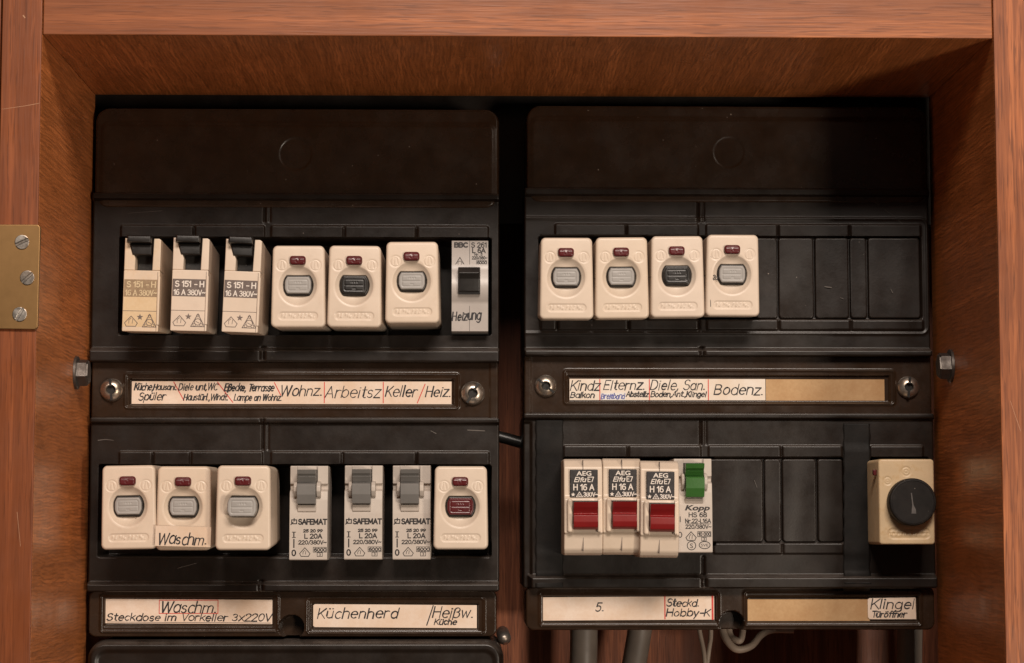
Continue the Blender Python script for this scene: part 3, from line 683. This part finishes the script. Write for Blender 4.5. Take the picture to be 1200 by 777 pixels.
def setbutton(t, mat, out=0.):
    for c in kids(t):
        if c.name.split('.')[0] == 'push_button':
            if mat: c.data = c.data.copy(); c.data.materials[0] = M[mat]
            c.location.y -= out
            if out > .003: c.scale = (1.07, 1, 1.09); c.location.z -= .0004
def fplace(cx, cy, depth): return Frame(cx, cy, depth).loc
D1 = .030
A0 = automat(349.5, 335.5, D1, 'cream fuse with grey button right of the black-levered breakers')
def more(cx, cy, label, button=None, out=0., rot=(0, 0, 0), depth=D1):
    l = fplace(cx, cy, depth); l.y -= depth-D1
    r = dup(A0, l, rot, label); setbutton(r, button, out); return r
R = math.radians
more(415.5, 335.5, 'cream fuse with black button in the left upper row', 'dark', 0, (0, R(.4), 0))
more(483, 332, 'cream fuse with grey button set highest in its row, left of the black gap', None, .0003, (R(-1), R(-.3), 0))
more(150.5, 594.5, 'cream fuse with grey button, leftmost of the left lower row', None, 0, (0, R(-1), 0), .036)
more(215, 595.5, 'cream fuse with a handwritten paper note stuck across its base', None, .0006, (0, R(0), 0), .036)
more(283.5, 595, 'cream fuse with grey button popped far out, right of the noted fuse', None, .0068, (0, 0, R(1.2)), .046)
more(540, 595, 'cream fuse with dark red button right of the grey toggles', 'maroon')
more(664, 324.5, 'cream fuse with grey button, leftmost of the right upper row', None, 0, (R(1.2), 0, 0), .028)
more(728.8, 324, 'cream fuse with grey button between two fuses, left of the black-buttoned one', None, .0002, (R(1.2), R(-.4), 0), .028)
more(794, 322.5, 'cream fuse with black button in the right upper row', 'dark', 0, (R(1.2), R(-.4), 0), .028)
A10 = more(860, 320, 'cream fuse with black marks down its left edge beside the blank plates', None, .0003, (R(2), R(.3), R(-1)), .029)
fr = Frame(860, 320, D1); k = Ink(fr, -6e-4); k.out = -.00025
k.line([(833, 302), (841, 303)], .8); k.line([(834, 298), (835, 300)], .8); k.line([(835, 321), (837, 326)], .9); k.hand('2a', 836, 843, 325, 5, .7); k.line([(834, 336), (833.5, 342), (834, 357)], .6)
k.build('pen_marks', M['ink'], A10)

# paper note stuck on the noted fuse
fr = Frame(214, 628.5, .0377); t = thing('paper_note', fr.loc, 'cream handwritten washing machine note stuck on a fuse', 'label')
m = MB(); m.prism([tuple(fr(x, y).xz) for x, y in ((182, 639.5), (246.5, 641), (247, 618), (182.5, 616))], -fr.front-.0002, -fr.front+.0001); m.build('paper', M['note'], t, smooth=0)
k = Ink(fr, 2.5e-4); k.hand('Waschm.', 185, 243.5, 637.6, 12.6, 1.2, .2, .25); k.build('lettering', M['ink'], t)

# black-levered breakers
def levered(x, y, depth, label, aged=False):
    W, Hh = 42.5, 110.5; cx, cy = x+W/2, y+Hh/2; fr = Frame(cx, cy, depth)
    t = thing('lever_breaker', fr.loc, label, 'circuit breaker', BRK); m = MB(); Z = -(depth+.012)
    fr.prof(m, x, x+W, [(y+38, Z), (y+38, 0), (y+Hh, 0), (y+Hh-9, Z)], .0005)                                   # lower front
    fr.box(m, x+.05, y+1, x+W-.05, y+40, Z+.0004, -.012, .0004)                 # behind the lever
    m.prism([tuple(fr(px, py).xz) for px, py in ((x, y+37.9), (x+13, y+37.9), (x+13, y+24), (x+8, y+12), (x+4, y), (x, y))], -depth+.0003, -depth+.016, .0004)
    m.prism([tuple(fr(px, py).xz) for px, py in ((x+33, y+37.9), (x+W, y+37.9), (x+W, y+1.5), (x+40, y), (x+34, y))], -depth+.0003, -depth+.016, .0004)
    fr.box(m, x+W-2.4, y+45, x+W+.6, y+Hh-8, -.006, .0005, .0003)               # clip edge on the right
    m.build('housing', M['cream_s' if aged else 'cream'], t)
    m = MB()                                                                     # lever: wide cap, narrowing to its stem
    m.prism([tuple(fr(px, py).xz) for px, py in ((x+4, y+6.5), (x+32, y+6.5), (x+32.5, y-2), (x+4, y-2))], -depth-.0045, -depth+.010, .0008)
    m.prism([tuple(fr(px, py).xz) for px, py in ((x+5.5, y+7), (x+9.5, y+20), (x+32, y+20), (x+32, y+7)) ], -depth-.0005, -depth+.011, .0006)
    m.prism([tuple(fr(px, py).xz) for px, py in ((x+13.2, y+37.6), (x+32.8, y+37.6), (x+32.8, y+19), (x+13.2, y+19))], -depth+.007, -depth+.013, .0004)
    m.build('lever', M['dark'], t)
    if aged:
        q = Ink(fr, 8e-6); q.poly([(x+.6, y+49), (x+.6, y+105), (x+39.8, y+105), (x+39.8, y+49)]); q.build('yellowed_sticker', paper('yellowed_sticker', (.68, .52, .33), (.62, .45, .26)), t)
    p = Ink(fr, 4e-5); p.poly([(x+1, y+49), (x+1, y+69.6), (x+39.6, y+69.6), (x+39.6, y+49)]); p.build('label_field', M['plate_fade' if aged else 'plate'], t)
    wp = Ink(fr, 1.2e-4); wp.prt('S 151 - H', x+4.4, x+38, y+58, 6.3, 1.15); wp.prt('16 A 380V~', x+3, x+39.2, y+67.8, 6, .95); wp.build('light_lettering', M['fade_print' if aged else 'white_print'], t)
    b = Ink(fr, 6e-5); b.line([(x+.5, y+86.3), (x+40, y+86.3)], .6); b.line([(x+40, y+40), (x+40, y+Hh-1)], .5)
    b.tri(x+10.5, y+98.5, 7.5, 6, .8, True); b.star(x+20.8, y+93.5, 4); b.tri(x+32, y+97.5, 8, 7.5, .9); b.circ(x+32, y+99.5, 3.8, .8); b.circ(x+28, y+103, 1.6, .6); b.circ(x+36, y+103, 1.6, .6); b.circ(x+32, y+92, 1.6, .6)
    b.line([(x+8, y+101), (x+8, y+97), (x+10.5, y+95)], .6); b.line([(x+12, y+101), (x+12.5, y+96)], .6); b.line([(x+30, y+99), (x+34, y+101)], .6); b.build('lettering', M['plate'], t)
    return t
T = levered(144.5, 280, .034, 'breaker with black lever and sun-yellowed faded label, far left', True); T.rotation_euler = (R(-1), R(1.0), R(0))
B0 = levered(199.5, 280, .038, 'breaker with black lever and dark label, middle of three'); B0.rotation_euler = (R(-1.2), R(1.2), R(1.0))
f3 = Frame(262+42.5/2, 281.5+55.3, .038); dup(B0, f3.loc, (R(-1.2), R(2.0), R(0)), 'breaker with black lever and dark label, touching the first cream fuse')

# pale grey breaker with black switch
x, y, W, Hh = 529.3, 281, 42.8, 108.5; fr = Frame(x+W/2, y+Hh/2, .012)
t = thing('slim_breaker', fr.loc, 'pale grey breaker with black switch and handwriting, left board edge', 'circuit breaker', BRK); m = MB()
fr.prof(m, x, x+W, [(y, -.02), (y, -.0006), (y+.8, 0), (y+28, 0), (y+36, .0009), (y+46, .0026), (y+57, .0033), (y+66, .0027), (y+72, .0006), (y+76, 0), (y+Hh-1, 0), (y+Hh, -.0006), (y+Hh, -.02)])
m.build('housing', M['silver'], t, smooth=50)
m = MB(); fr.box(m, x+7.5, y+33, x+33.5, y+65, -.002, .0045, .0004); m.build('switch_recess', M['dark'], t)
m = MB(); fr.prof(m, x+8.5, x+32.5, [(y+34, .004), (y+34, .0066), (y+41, .0084), (y+47, .0062), (y+62, .0056), (y+63, .004)], .0004); m.build('toggle', M['dark'], t)
b = Ink(fr, 4e-5); b.prt('BBC', x+3.5, x+18.5, y+8, 5, 1.5); b.prt('S 261', x+23.3, x+41, y+8.2, 5.4, 1.); b.prt('L 6A', x+24.5, x+39.5, y+14.6, 5.2, 1.1); b.prt('Nr. 5', x+27, x+36, y+18, 2.6, .6); b.prt('220/380~', x+24, x+41.5, y+22.4, 3.2, .7)
b.prt('6000', x+30, x+41, y+28, 3.2, .8); b.rect(x+29, y+24, x+41, y+28.8, .5); b.tri(x+9.5, y+25.5, 6.3, 5.2, .8); b.circ(x+9.5, y+27, 2.4, .6); b.line([(x+4, y+33), (x+15, y+33)], .5); b.line([(x+21, y+.5), (x+21, y+32)], .45); b.line([(x+21, y+78), (x+21, y+Hh-1)], .45)
b.circ(x+26, y+30.8, 2.2, .5); b.type('Z', x+33, x+36, y+32, 3)
b.build('lettering', M['black_print'], t)
k = Ink(fr, 5e-5); k.hand('Heizung', x+.6, x+35, y+95, 10.5, 1.2, .16, .22, -.04); k.build('handwriting', M['ink'], t)

# breakers with grey toggles
def safe(x, y, depth, label):
    W, Hh = 44.3, 110.; fr = Frame(x+W/2, y+Hh/2, depth); t = thing('toggle_breaker', fr.loc, label, 'circuit breaker', BRK); m = MB()
    fr.prof(m, x, x+W, [(y, -depth-.01), (y, -.004), (y+22, -.004), (y+27, -.0045), (y+30, -.001), (y+40, -.0004), (y+56, 0), (y+Hh-1, 0), (y+Hh, -.0006), (y+Hh, -depth-.01)], .0003)
    fr.box(m, x+.02, y+.2, x+8.6, y+21.5, -.010, -.0025, .0004); fr.box(m, x+31.8, y+.2, x+W-.02, y+21.5, -.010, -.0025, .0004)
    for a, c in ((x+5, x+9), (x+31.5, x+36.5)): fr.prof(m, a, c, [(y+18, -.004), (y+19.5, .0015), (y+24, .0034), (y+30, .0034), (y+36, .0015), (y+38.5, -.002)], .0004)
    fr.prof(m, x+9.5, x+31, [(y+45.5, -.002), (y+46, .0016), (y+53.5, .0007), (y+54, -.0005)], .0003)
    m.build('housing', M['white'], t)
    m = MB(); fr.box(m, x+9., y+4.5, x+31.5, y+46, -.006, -.0012, .0002); m.build('switch_recess', M['dark'], t)
    m = MB()
    fr.prof(m, x+9.6, x+31, [(y+5, -.002), (y+5, .0064), (y+10, .0050), (y+10.8, .0038), (y+12.6, .0032), (y+13.4, .0044), (y+20.4, .0014), (y+21.4, .0060), (y+23, .0066), (y+34, .0062), (y+44.5, .0042), (y+45.5, -.001)], .0002)
    m.build('toggle', M['toggle_grey'], t, smooth=25)
    b = Ink(fr, 4e-5); b.prt('SAFEMAT', x+10.8, x+42.6, y+68.2, 5.6, 1.4); b.rect(x+2.6, y+63.2, x+8.4, y+67.6, 1.1); b.line([(x+5.5, y+61.8), (x+5.5, y+64.5)], 1.3); b.line([(x+1.8, y+68.6), (x+4.2, y+66)], 1.2)
    b.prt('25 20 99', x+16.5, x+38.5, y+77.4, 3, .9); b.prt('L 20A', x+18, x+38, y+84.6, 5, 1.1); b.prt('220/380V~', x+11, x+43, y+91.4, 4.2, .85)
    b.tri(x+18.2, y+100.5, 6, 5, .8, True); b.line([(x+16, y+103), (x+16.2, y+100.5), (x+18.2, y+98.5)], .6); b.line([(x+19, y+103), (x+19.4, y+99.5)], .6)
    b.prt('6000', x+29.2, x+43, y+99.6, 3.4, .85); b.rect(x+28, y+95, x+43.3, y+100.6, .6); b.rect(x+32.6, y+101.2, x+38.6, y+105.6, .6); b.type('3', x+34.5, x+36.8, y+104.8, 2.9)
    b.line([(x+5.3, y+83.4), (x+5.3, y+77.6)], 1.4); b.line([(x+3.5, y+77.4), (x+7.2, y+77.4)], .8); b.line([(x+3.5, y+83.6), (x+7.2, y+83.6)], .8); b.line([(x+5.4, y+86), (x+5.4, y+95)], 1.5); b.circ(x+5.4, y+101.5, 2., 1.5, 3.2)
    b.build('lettering', M['black_print'], t); return t
s0 = safe(339.4, 546, .020, 'breaker with grey toggle right of the popped-out fuse button')
dup(s0, Frame(403.6+22.1, 545.5+55, .020).loc, (0, 0, 0), 'breaker with grey toggle standing between two similar ones')
dup(s0, Frame(460.2+22.1, 545.5+55, .020).loc, (0, R(-.2), 0), 'breaker with grey toggle beside the red-buttoned fuse')

# breakers with red toggles and black labels
def redtog(x, y, depth, label):
    W, Hh = 45.2, 113.; fr = Frame(x+W/2, y+Hh/2, depth); t = thing('red_toggle_breaker', fr.loc, label, 'circuit breaker', BRK); m = MB()
    fr.prof(m, x, x+W, [(y, -depth-.01), (y, -.008), (y+2, -.0052), (y+10, -.0012), (y+44, -.0008), (y+47, .0006), (y+87, .0014), (y+88.2, .0002), (y+106, -.0016), (y+111, -.0034), (y+Hh, -.006), (y+Hh, -depth-.01)], .0007, 3)
    fr.box(m, x+3.5, y+47, x+9.8, y+86.5, -.004, .0036, .001); fr.box(m, x+39.4, y+47, x+W-3, y+86.5, -.004, .0036, .001)
    fr.box(m, x+22.5, y+12, x+23.3, y+88, -.004, -.003)
    m.build('housing', M['cream'], t, smooth=40)
    m = MB(); fr.box(m, x+7, y+13, x+39.6, y+45.3, -.004, .0006, .0003); m.build('label_plate', M['black_print'], t)
    wp = Ink(fr, 6.8e-4); wp.type('AEG', x+14.6, x+32, y+20, 5.2, off=.018); wp.hand('Elfa', x+12.2, x+26.2, y+27.2, 5., .85, .3, 0); wp.prt('E7', x+28, x+34.5, y+27.2, 5.4, .8)
    wp.prt('H 16 A', x+11.4, x+35, y+36.8, 6.4, 1.05); wp.star(x+10.6, y+42.2, 2.7); wp.tri(x+18, y+42, 3.6, 2.8, .7); wp.circ(x+18, y+43, 1, .5); wp.prt('380V~', x+23, x+39.4, y+44.3, 4.6, .8); wp.build('light_lettering', M['white_print'], t)
    m = MB(); fr.box(m, x+9.6, y+49.5, x+39.6, y+85, -.005, .0012, .0002); m.build('switch_recess', M['dark'], t)
    m = MB(); fr.prof(m, x+10.4, x+38.8, [(y+51, -.002), (y+51, .0088), (y+57, .0070), (y+64, .0042), (y+65.4, .0048), (y+66.4, .0074), (y+74, .0072), (y+80, .0062), (y+82.8, .0040), (y+83.4, -.002)], .0003, 2)
    tg = m.build('toggle', M['red'], t)
    m = MB(); fr.box(m, x+22.3, y+1.5, x+22.8, y+12.5, -.006, -.0006); m.build('joint_line', M['plate'], t); m = MB(); fr.box(m, x+22.3, y+89, x+22.8, y+108, -.006, -.0002); m.build('joint_line', M['plate'], t)
    return t
a0 = redtog(661, 537.5, .038, 'red toggle breaker with black label, leftmost of three')
dup(a0, Frame(706.5+22.6, 537+56.5, .038).loc, (0, R(.3), 0), 'red toggle breaker with black label, between two like it')
l3 = Frame(750.5+22.6, 540+56.5, .043).loc; l3.y = -.005; dup(a0, l3, (0, R(.6), 0), 'red toggle breaker with black label, hanging lowest beside the green toggle')

# green toggle breaker
x, y, W, Hh = 790.4, 537.5, 44.4, 110.; fr = Frame(x+W/2, y+Hh/2, .030); t = thing('green_toggle_breaker', fr.loc, 'white breaker with green toggle beside the blank plates', 'circuit breaker', BRK); m = MB()
fr.prof(m, x, x+W, [(y, -.04), (y, -.0035), (y+22, -.0035), (y+26, -.004), (y+29, -.001), (y+40, -.0004), (y+54, 0), (y+Hh-1, 0), (y+Hh, -.0006), (y+Hh, -.04)], .0003)
for a, c in ((x+8, x+11.6), (x+34.4, x+38.5)): fr.prof(m, a, c, [(y+16, -.004), (y+18, .0012), (y+23, .003), (y+30, .003), (y+36, .0012), (y+38.5, -.002)], .0004)
fr.box(m, x+.02, y+.2, x+11.4, y+21, -.010, -.002, .0004); fr.box(m, x+34.6, y+.2, x+W-.02, y+21, -.010, -.002, .0004)
fr.prof(m, x+12.5, x+33.5, [(y+46.5, -.002), (y+47, .0012), (y+52, .0005), (y+52.5, -.0005)], .0003)
m.build('housing', M['white'], t)
m = MB(); fr.box(m, x+11.6, y+5, x+34.6, y+46.8, -.006, -.0012, .0002); m.build('switch_recess', M['dark'], t)
m = MB(); fr.prof(m, x+12.2, x+34, [(y+6, -.002), (y+6, .0064), (y+12, .0050), (y+12.8, .0038), (y+14.2, .0032), (y+15, .0042), (y+21, .0014), (y+22, .0060), (y+23.6, .0066), (y+35, .0062), (y+45, .0042), (y+46, -.001)], .0002); m.build('toggle', M['green'], t, smooth=25)
b = Ink(fr, 4e-5); b.type('Kopp', x+12, x+41.5, y+60.4, 6, .25, .035); b.prt('HS 68', x+17, x+37.6, y+68.2, 4.9, .95); b.prt('Nr.22-L16A', x+12.8, x+42.4, y+75.2, 4.6, .85); b.line([(x+13, y+76.4), (x+42, y+76.4)], .6); b.prt('220/380V~', x+13, x+42.6, y+81.8, 4.2, .8)
b.tri(x+19.2, y+90.5, 6, 5, .9, True); b.line([(x+17, y+93.5), (x+17.4, y+90.5), (x+19.2, y+88.5)], .7); b.line([(x+20.3, y+93.5), (x+20.6, y+89.5)], .7); b.circ(x+19.6, y+101.6, 5, .9); b.type('S', x+17.8, x+21.4, y+104.4, 5.4, off=.005)
b.prt('10 000', x+28, x+42.2, y+90, 3.5, .8); b.rect(x+27, y+85.4, x+42.4, y+91.2, .7); b.rect(x+31.6, y+92, x+37, y+96, .6); b.type('3', x+33.3, x+35.6, y+95.3, 2.8); b.circ(x+35, y+101, 6.4, .9, 4.2); b.type('SVE', x+30.6, x+39.4, y+102.6, 3.2, off=.005)
b.line([(x+6.6, y+68), (x+6.6, y+74)], 1); b.circ(x+6.4, y+89, 2, 1, 3); b.build('lettering', M['black_print'], t)

# bell transformer with black dial
x0, y0, x1, y1 = 1030, 538, 1095.5, 638; cx, cy = (x0+x1)/2, (y0+y1)/2; fr = Frame(cx, cy, .034)
t = thing('dial_switch', fr.loc, 'yellowed box with round black dial at the right board edge', 'switch')
def hf(X, Y):
    o = -.8*np.abs((X-cx)/33)**3 - .5*((Y-cy)/50)**2
    for a, b, r in ((1062.5, 552.5, 5), (1040.5, 563.5, 4.2)): q = np.hypot(X-a, Y-b); o = o - .6*ring(q-r, .9) - .4*ring(q-r*.4, .8)
    c = sd_box(X, Y, 1040, 619, 1090, 631.5, 6)
    o = o - .8*sst(.5-c/1.4) + .8*sst(.5-(c+3)/2)*(.5+.5*np.sin(X*1.1)*np.sin(Y*.6)) - .6*ring(Y-625, .8)*(np.abs(X-1065) < 24)
    return o
relief('housing', (x0, y0, x1, y1), lambda X, Y: sd_box(X, Y, x0, y0, x1, y1, 4), hf, M['yellow'], t, fr, .7, 2.2, .046, .6)
m = MB(); k_ = fr.k; c = fr(1066.5, 588.5); Rk = 27.8*k_
m.lathe([(Rk*.9, .002), (Rk*.98, 0), (Rk, -.0008), (Rk, -.0056), (Rk*.985, -.0064), (Rk*.95, -.0069), (Rk*.90, -.0070), (Rk*.88, -.0067), (Rk*.2, -.0066)], (c.x, c.y, c.z), n=72); kn = m.build('knob', plastic('worn_knob', (.020, .016, .014), .58, .3, .30, dustcol=(.14, .125, .11), spec=.25), t, smooth=40)
m = MB(); m.prism([tuple(fr(px, py).xz) for px, py in ((1064.5, 602), (1070, 602), (1069.5, 597), (1067, 592), (1065.2, 578), (1064, 578), (1065.5, 592), (1064.8, 598))], c.y-.0069, c.y-.0063); m.build('pointer_mark', plastic('worn_paint', (.17, .15, .14), .6, .3), kn)
m = MB(); p = fr(1028.2, 552.7); m.box(p.x-.001, p.x+.0006, p.y+.004, p.y+.0065, p.z-.0016, p.z+.0010, .0003); m.build('rivet', M['maroon'], t)

# black tape on the right board
def tape(x0, y0, x1, y1, label, prof):
    """a strip following the board front: prof gives (py, mm out)"""
    cx, cy = (x0+x1)/2, (y0+y1)/2; p = at(cx, cy); t = thing('tape_strip', (p.x, 0, p.z), label, 'tape'); m = MB(); v = []; f = []
    ys = np.linspace(y0, y1, 160); pp = np.interp(ys, [a for a, _ in prof], [b for _, b in prof]); pp = np.convolve(np.pad(pp, 3, 'edge'), np.ones(7)/7, 'valid')
    nx = 12
    for i, yy in enumerate(ys):
        for j in range(nx+1):
            xx = x0 + (x1-x0)*j/nx + .5*math.sin(yy*.31)*(j in (0, nx)); q = at(xx, yy)
            o = pp[i] + .05*math.sin(xx*.3+yy*.05)*math.sin(yy*.09) + .12
            v.append((q.x-p.x, -o*1e-3, q.z-p.z))
    for i in range(159):
        for j in range(nx): a = i*(nx+1)+j; f.append((a, a+nx+1, a+nx+2, a+1))
    m.add(v, f); o = m.build('tape_band', M['tape'], t, smooth=60, wn=False)
    md = o.modifiers.new('thickness', 'SOLIDIFY'); md.thickness = .0001; md.offset = -1
tape(986, 497, 1017.5, 696, 'black tape strip stuck down the board left of the round dial', [(490, 7.4), (496, 5.2), (522, 5.2), (527, 5.75), (648, 5.75), (655, 5.2), (672, 5.4), (680, 9), (687, 9), (690, 3.3), (700, 3.2)])
tape(627, 493, 659.5, 688, 'black tape strip stuck down the board left of the red toggles', [(480, 7.5), (490, 5.8), (497, 5.2), (640, 5.2), (650, 5.6), (656, 5.2), (672, 5.2), (680, 9), (688, 9)])

# ------------------------------------------------------------------ behind and below the boards
def cable(name, pts, r, mat, label, cat='cable', group=None, flat=1.):
    P = [at(x, y, d) for x, y, d in pts]
    Q = []                                           # smooth the run
    for i in range(len(P)-1):
        a, b, c, d = P[max(i-1, 0)], P[i], P[i+1], P[min(i+2, len(P)-1)]
        for s in range(8):
            u = s/8; Q.append(.5*((2*b) + (c-a)*u + (2*a-5*b+4*c-d)*u*u + (3*b-a-3*c+d)*u**3))
    Q.append(P[-1]); o = Q[0].copy(); m = MB(); m.tube([q-o for q in Q], r, 12, flat); ob = m.build(name, M[mat], None, o, 60, False)
    return tag(ob, label, cat, group)
cable('conduit', [(684, 700, .06), (684, 760, .06), (681, 860, .06)], .0068, 'conduit', 'grey conduit straight down below the strip marked 5.', 'conduit', 'conduits below the right board')
cable('conduit', [(754, 700, .06), (748, 750, .06), (728, 860, .055)], .0060, 'conduit', 'grey conduit leaning left below the right board', 'conduit', 'conduits below the right board')
cable('conduit', [(1068, 690, .05), (1066, 760, .05), (1066, 860, .05)], .0062, 'conduit', 'brownish conduit down by the right cabinet wall', 'conduit', 'conduits below the right board')
cable('thin_wire', [(815, 715, .05), (821, 745, .045), (826, 775, .04), (828, 840, .04)], .0011, 'wire', 'pale thin wire hanging left of the wire loop', 'wire', 'thin wires below the right board')
cable('thin_wire', [(832, 715, .05), (833, 745, .045), (830, 768, .042), (822, 840, .045)], .0011, 'wire', 'pale thin wire crossing in front of its neighbour', 'wire', 'thin wires below the right board')
cable('wire_loop', [(846, 715, .05), (847, 738, .045), (853, 752, .04), (864, 761, .038), (880, 757, .04), (892, 744, .045), (905, 738, .05), (930, 738, .05)], .0018, 'wire', 'pale cable loop hanging under the right board notch', 'wire')
cable('thin_wire', [(854, 715, .05), (855, 742, .045), (862, 750, .04), (869, 748, .04), (872, 720, .05)], .0016, 'wire', 'short pale wire bend inside the wire loop', 'wire', 'thin wires below the right board')
cable('black_cable', [(560, 506, .04), (590, 513, .04), (612, 519, .04), (640, 524, .04)], .0028, 'dark', 'black cable crossing the gap between the two boards')
p = at(591, 748, .02); m = MB(); m.lathe([(.0032, .06), (.0032, .002), (.0028, -.0004), (.0016, -.0016), (.0004, -.0019)], (0, 0, 0)); tag(m.build('round_head_screw', M['steel'], None, p, 50), 'small round-headed screw beside the lower board corner', 'screw')

# scratches, chips and cobweb threads
M['scratch'] = plastic('scratch', (.13, .11, .095), .6, .2); M['scratch_wood'] = plastic('scratch_wood', (.52, .27, .15), .6, .2)
def scratch(parent, pts, w, y, mat='scratch', name='scratch'):
    o = parent.location
    def mp(px, py, out=0.): q = at(px, py, y); return (q.x-o.x, y-out-o.y, q.z-o.z)
    k = Ink(mp, 0); k.wob = .4; k.line(pts, w); k.build(name, M[mat], parent)
FS = -.00515
for B, pts, w in ((RB, [(1021, 234.5), (1030, 240)], .9), (RB, [(1037, 246), (1048, 253), (1058, 263)], .5), (RB, [(967, 336), (974, 337)], 1.6), (RB, [(1044, 339), (1046, 343)], 1.2), (RB, [(985, 349), (988, 350)], 1.),
    (RB, [(976, 253), (977, 258)], .9), (RB, [(884, 563), (887, 571)], .8), (LB, [(115, 516), (124, 515), (133, 516)], .7), (LB, [(150, 250), (190, 247)], .4), (LB, [(505, 505), (511, 508)], .9), (LB, [(548, 504), (568, 505)], .8), (LB, [(180, 532), (181, 537)], .7), (LB, [(208, 666), (230, 660)], .4), (RB, [(640, 560), (652, 600)], .4)):
    scratch(B.t, pts, w, FS)
for pts, w in (([(2, 128), (30, 124), (46, 121)], .5), ([(27.5, 18.5), (29, 20.5)], 1.8), ([(1184, 470), (1196, 505)], .5), ([(20, 600), (24, 640)], .4)):
    scratch(cab, pts, w, YF-.00052, 'scratch_wood')
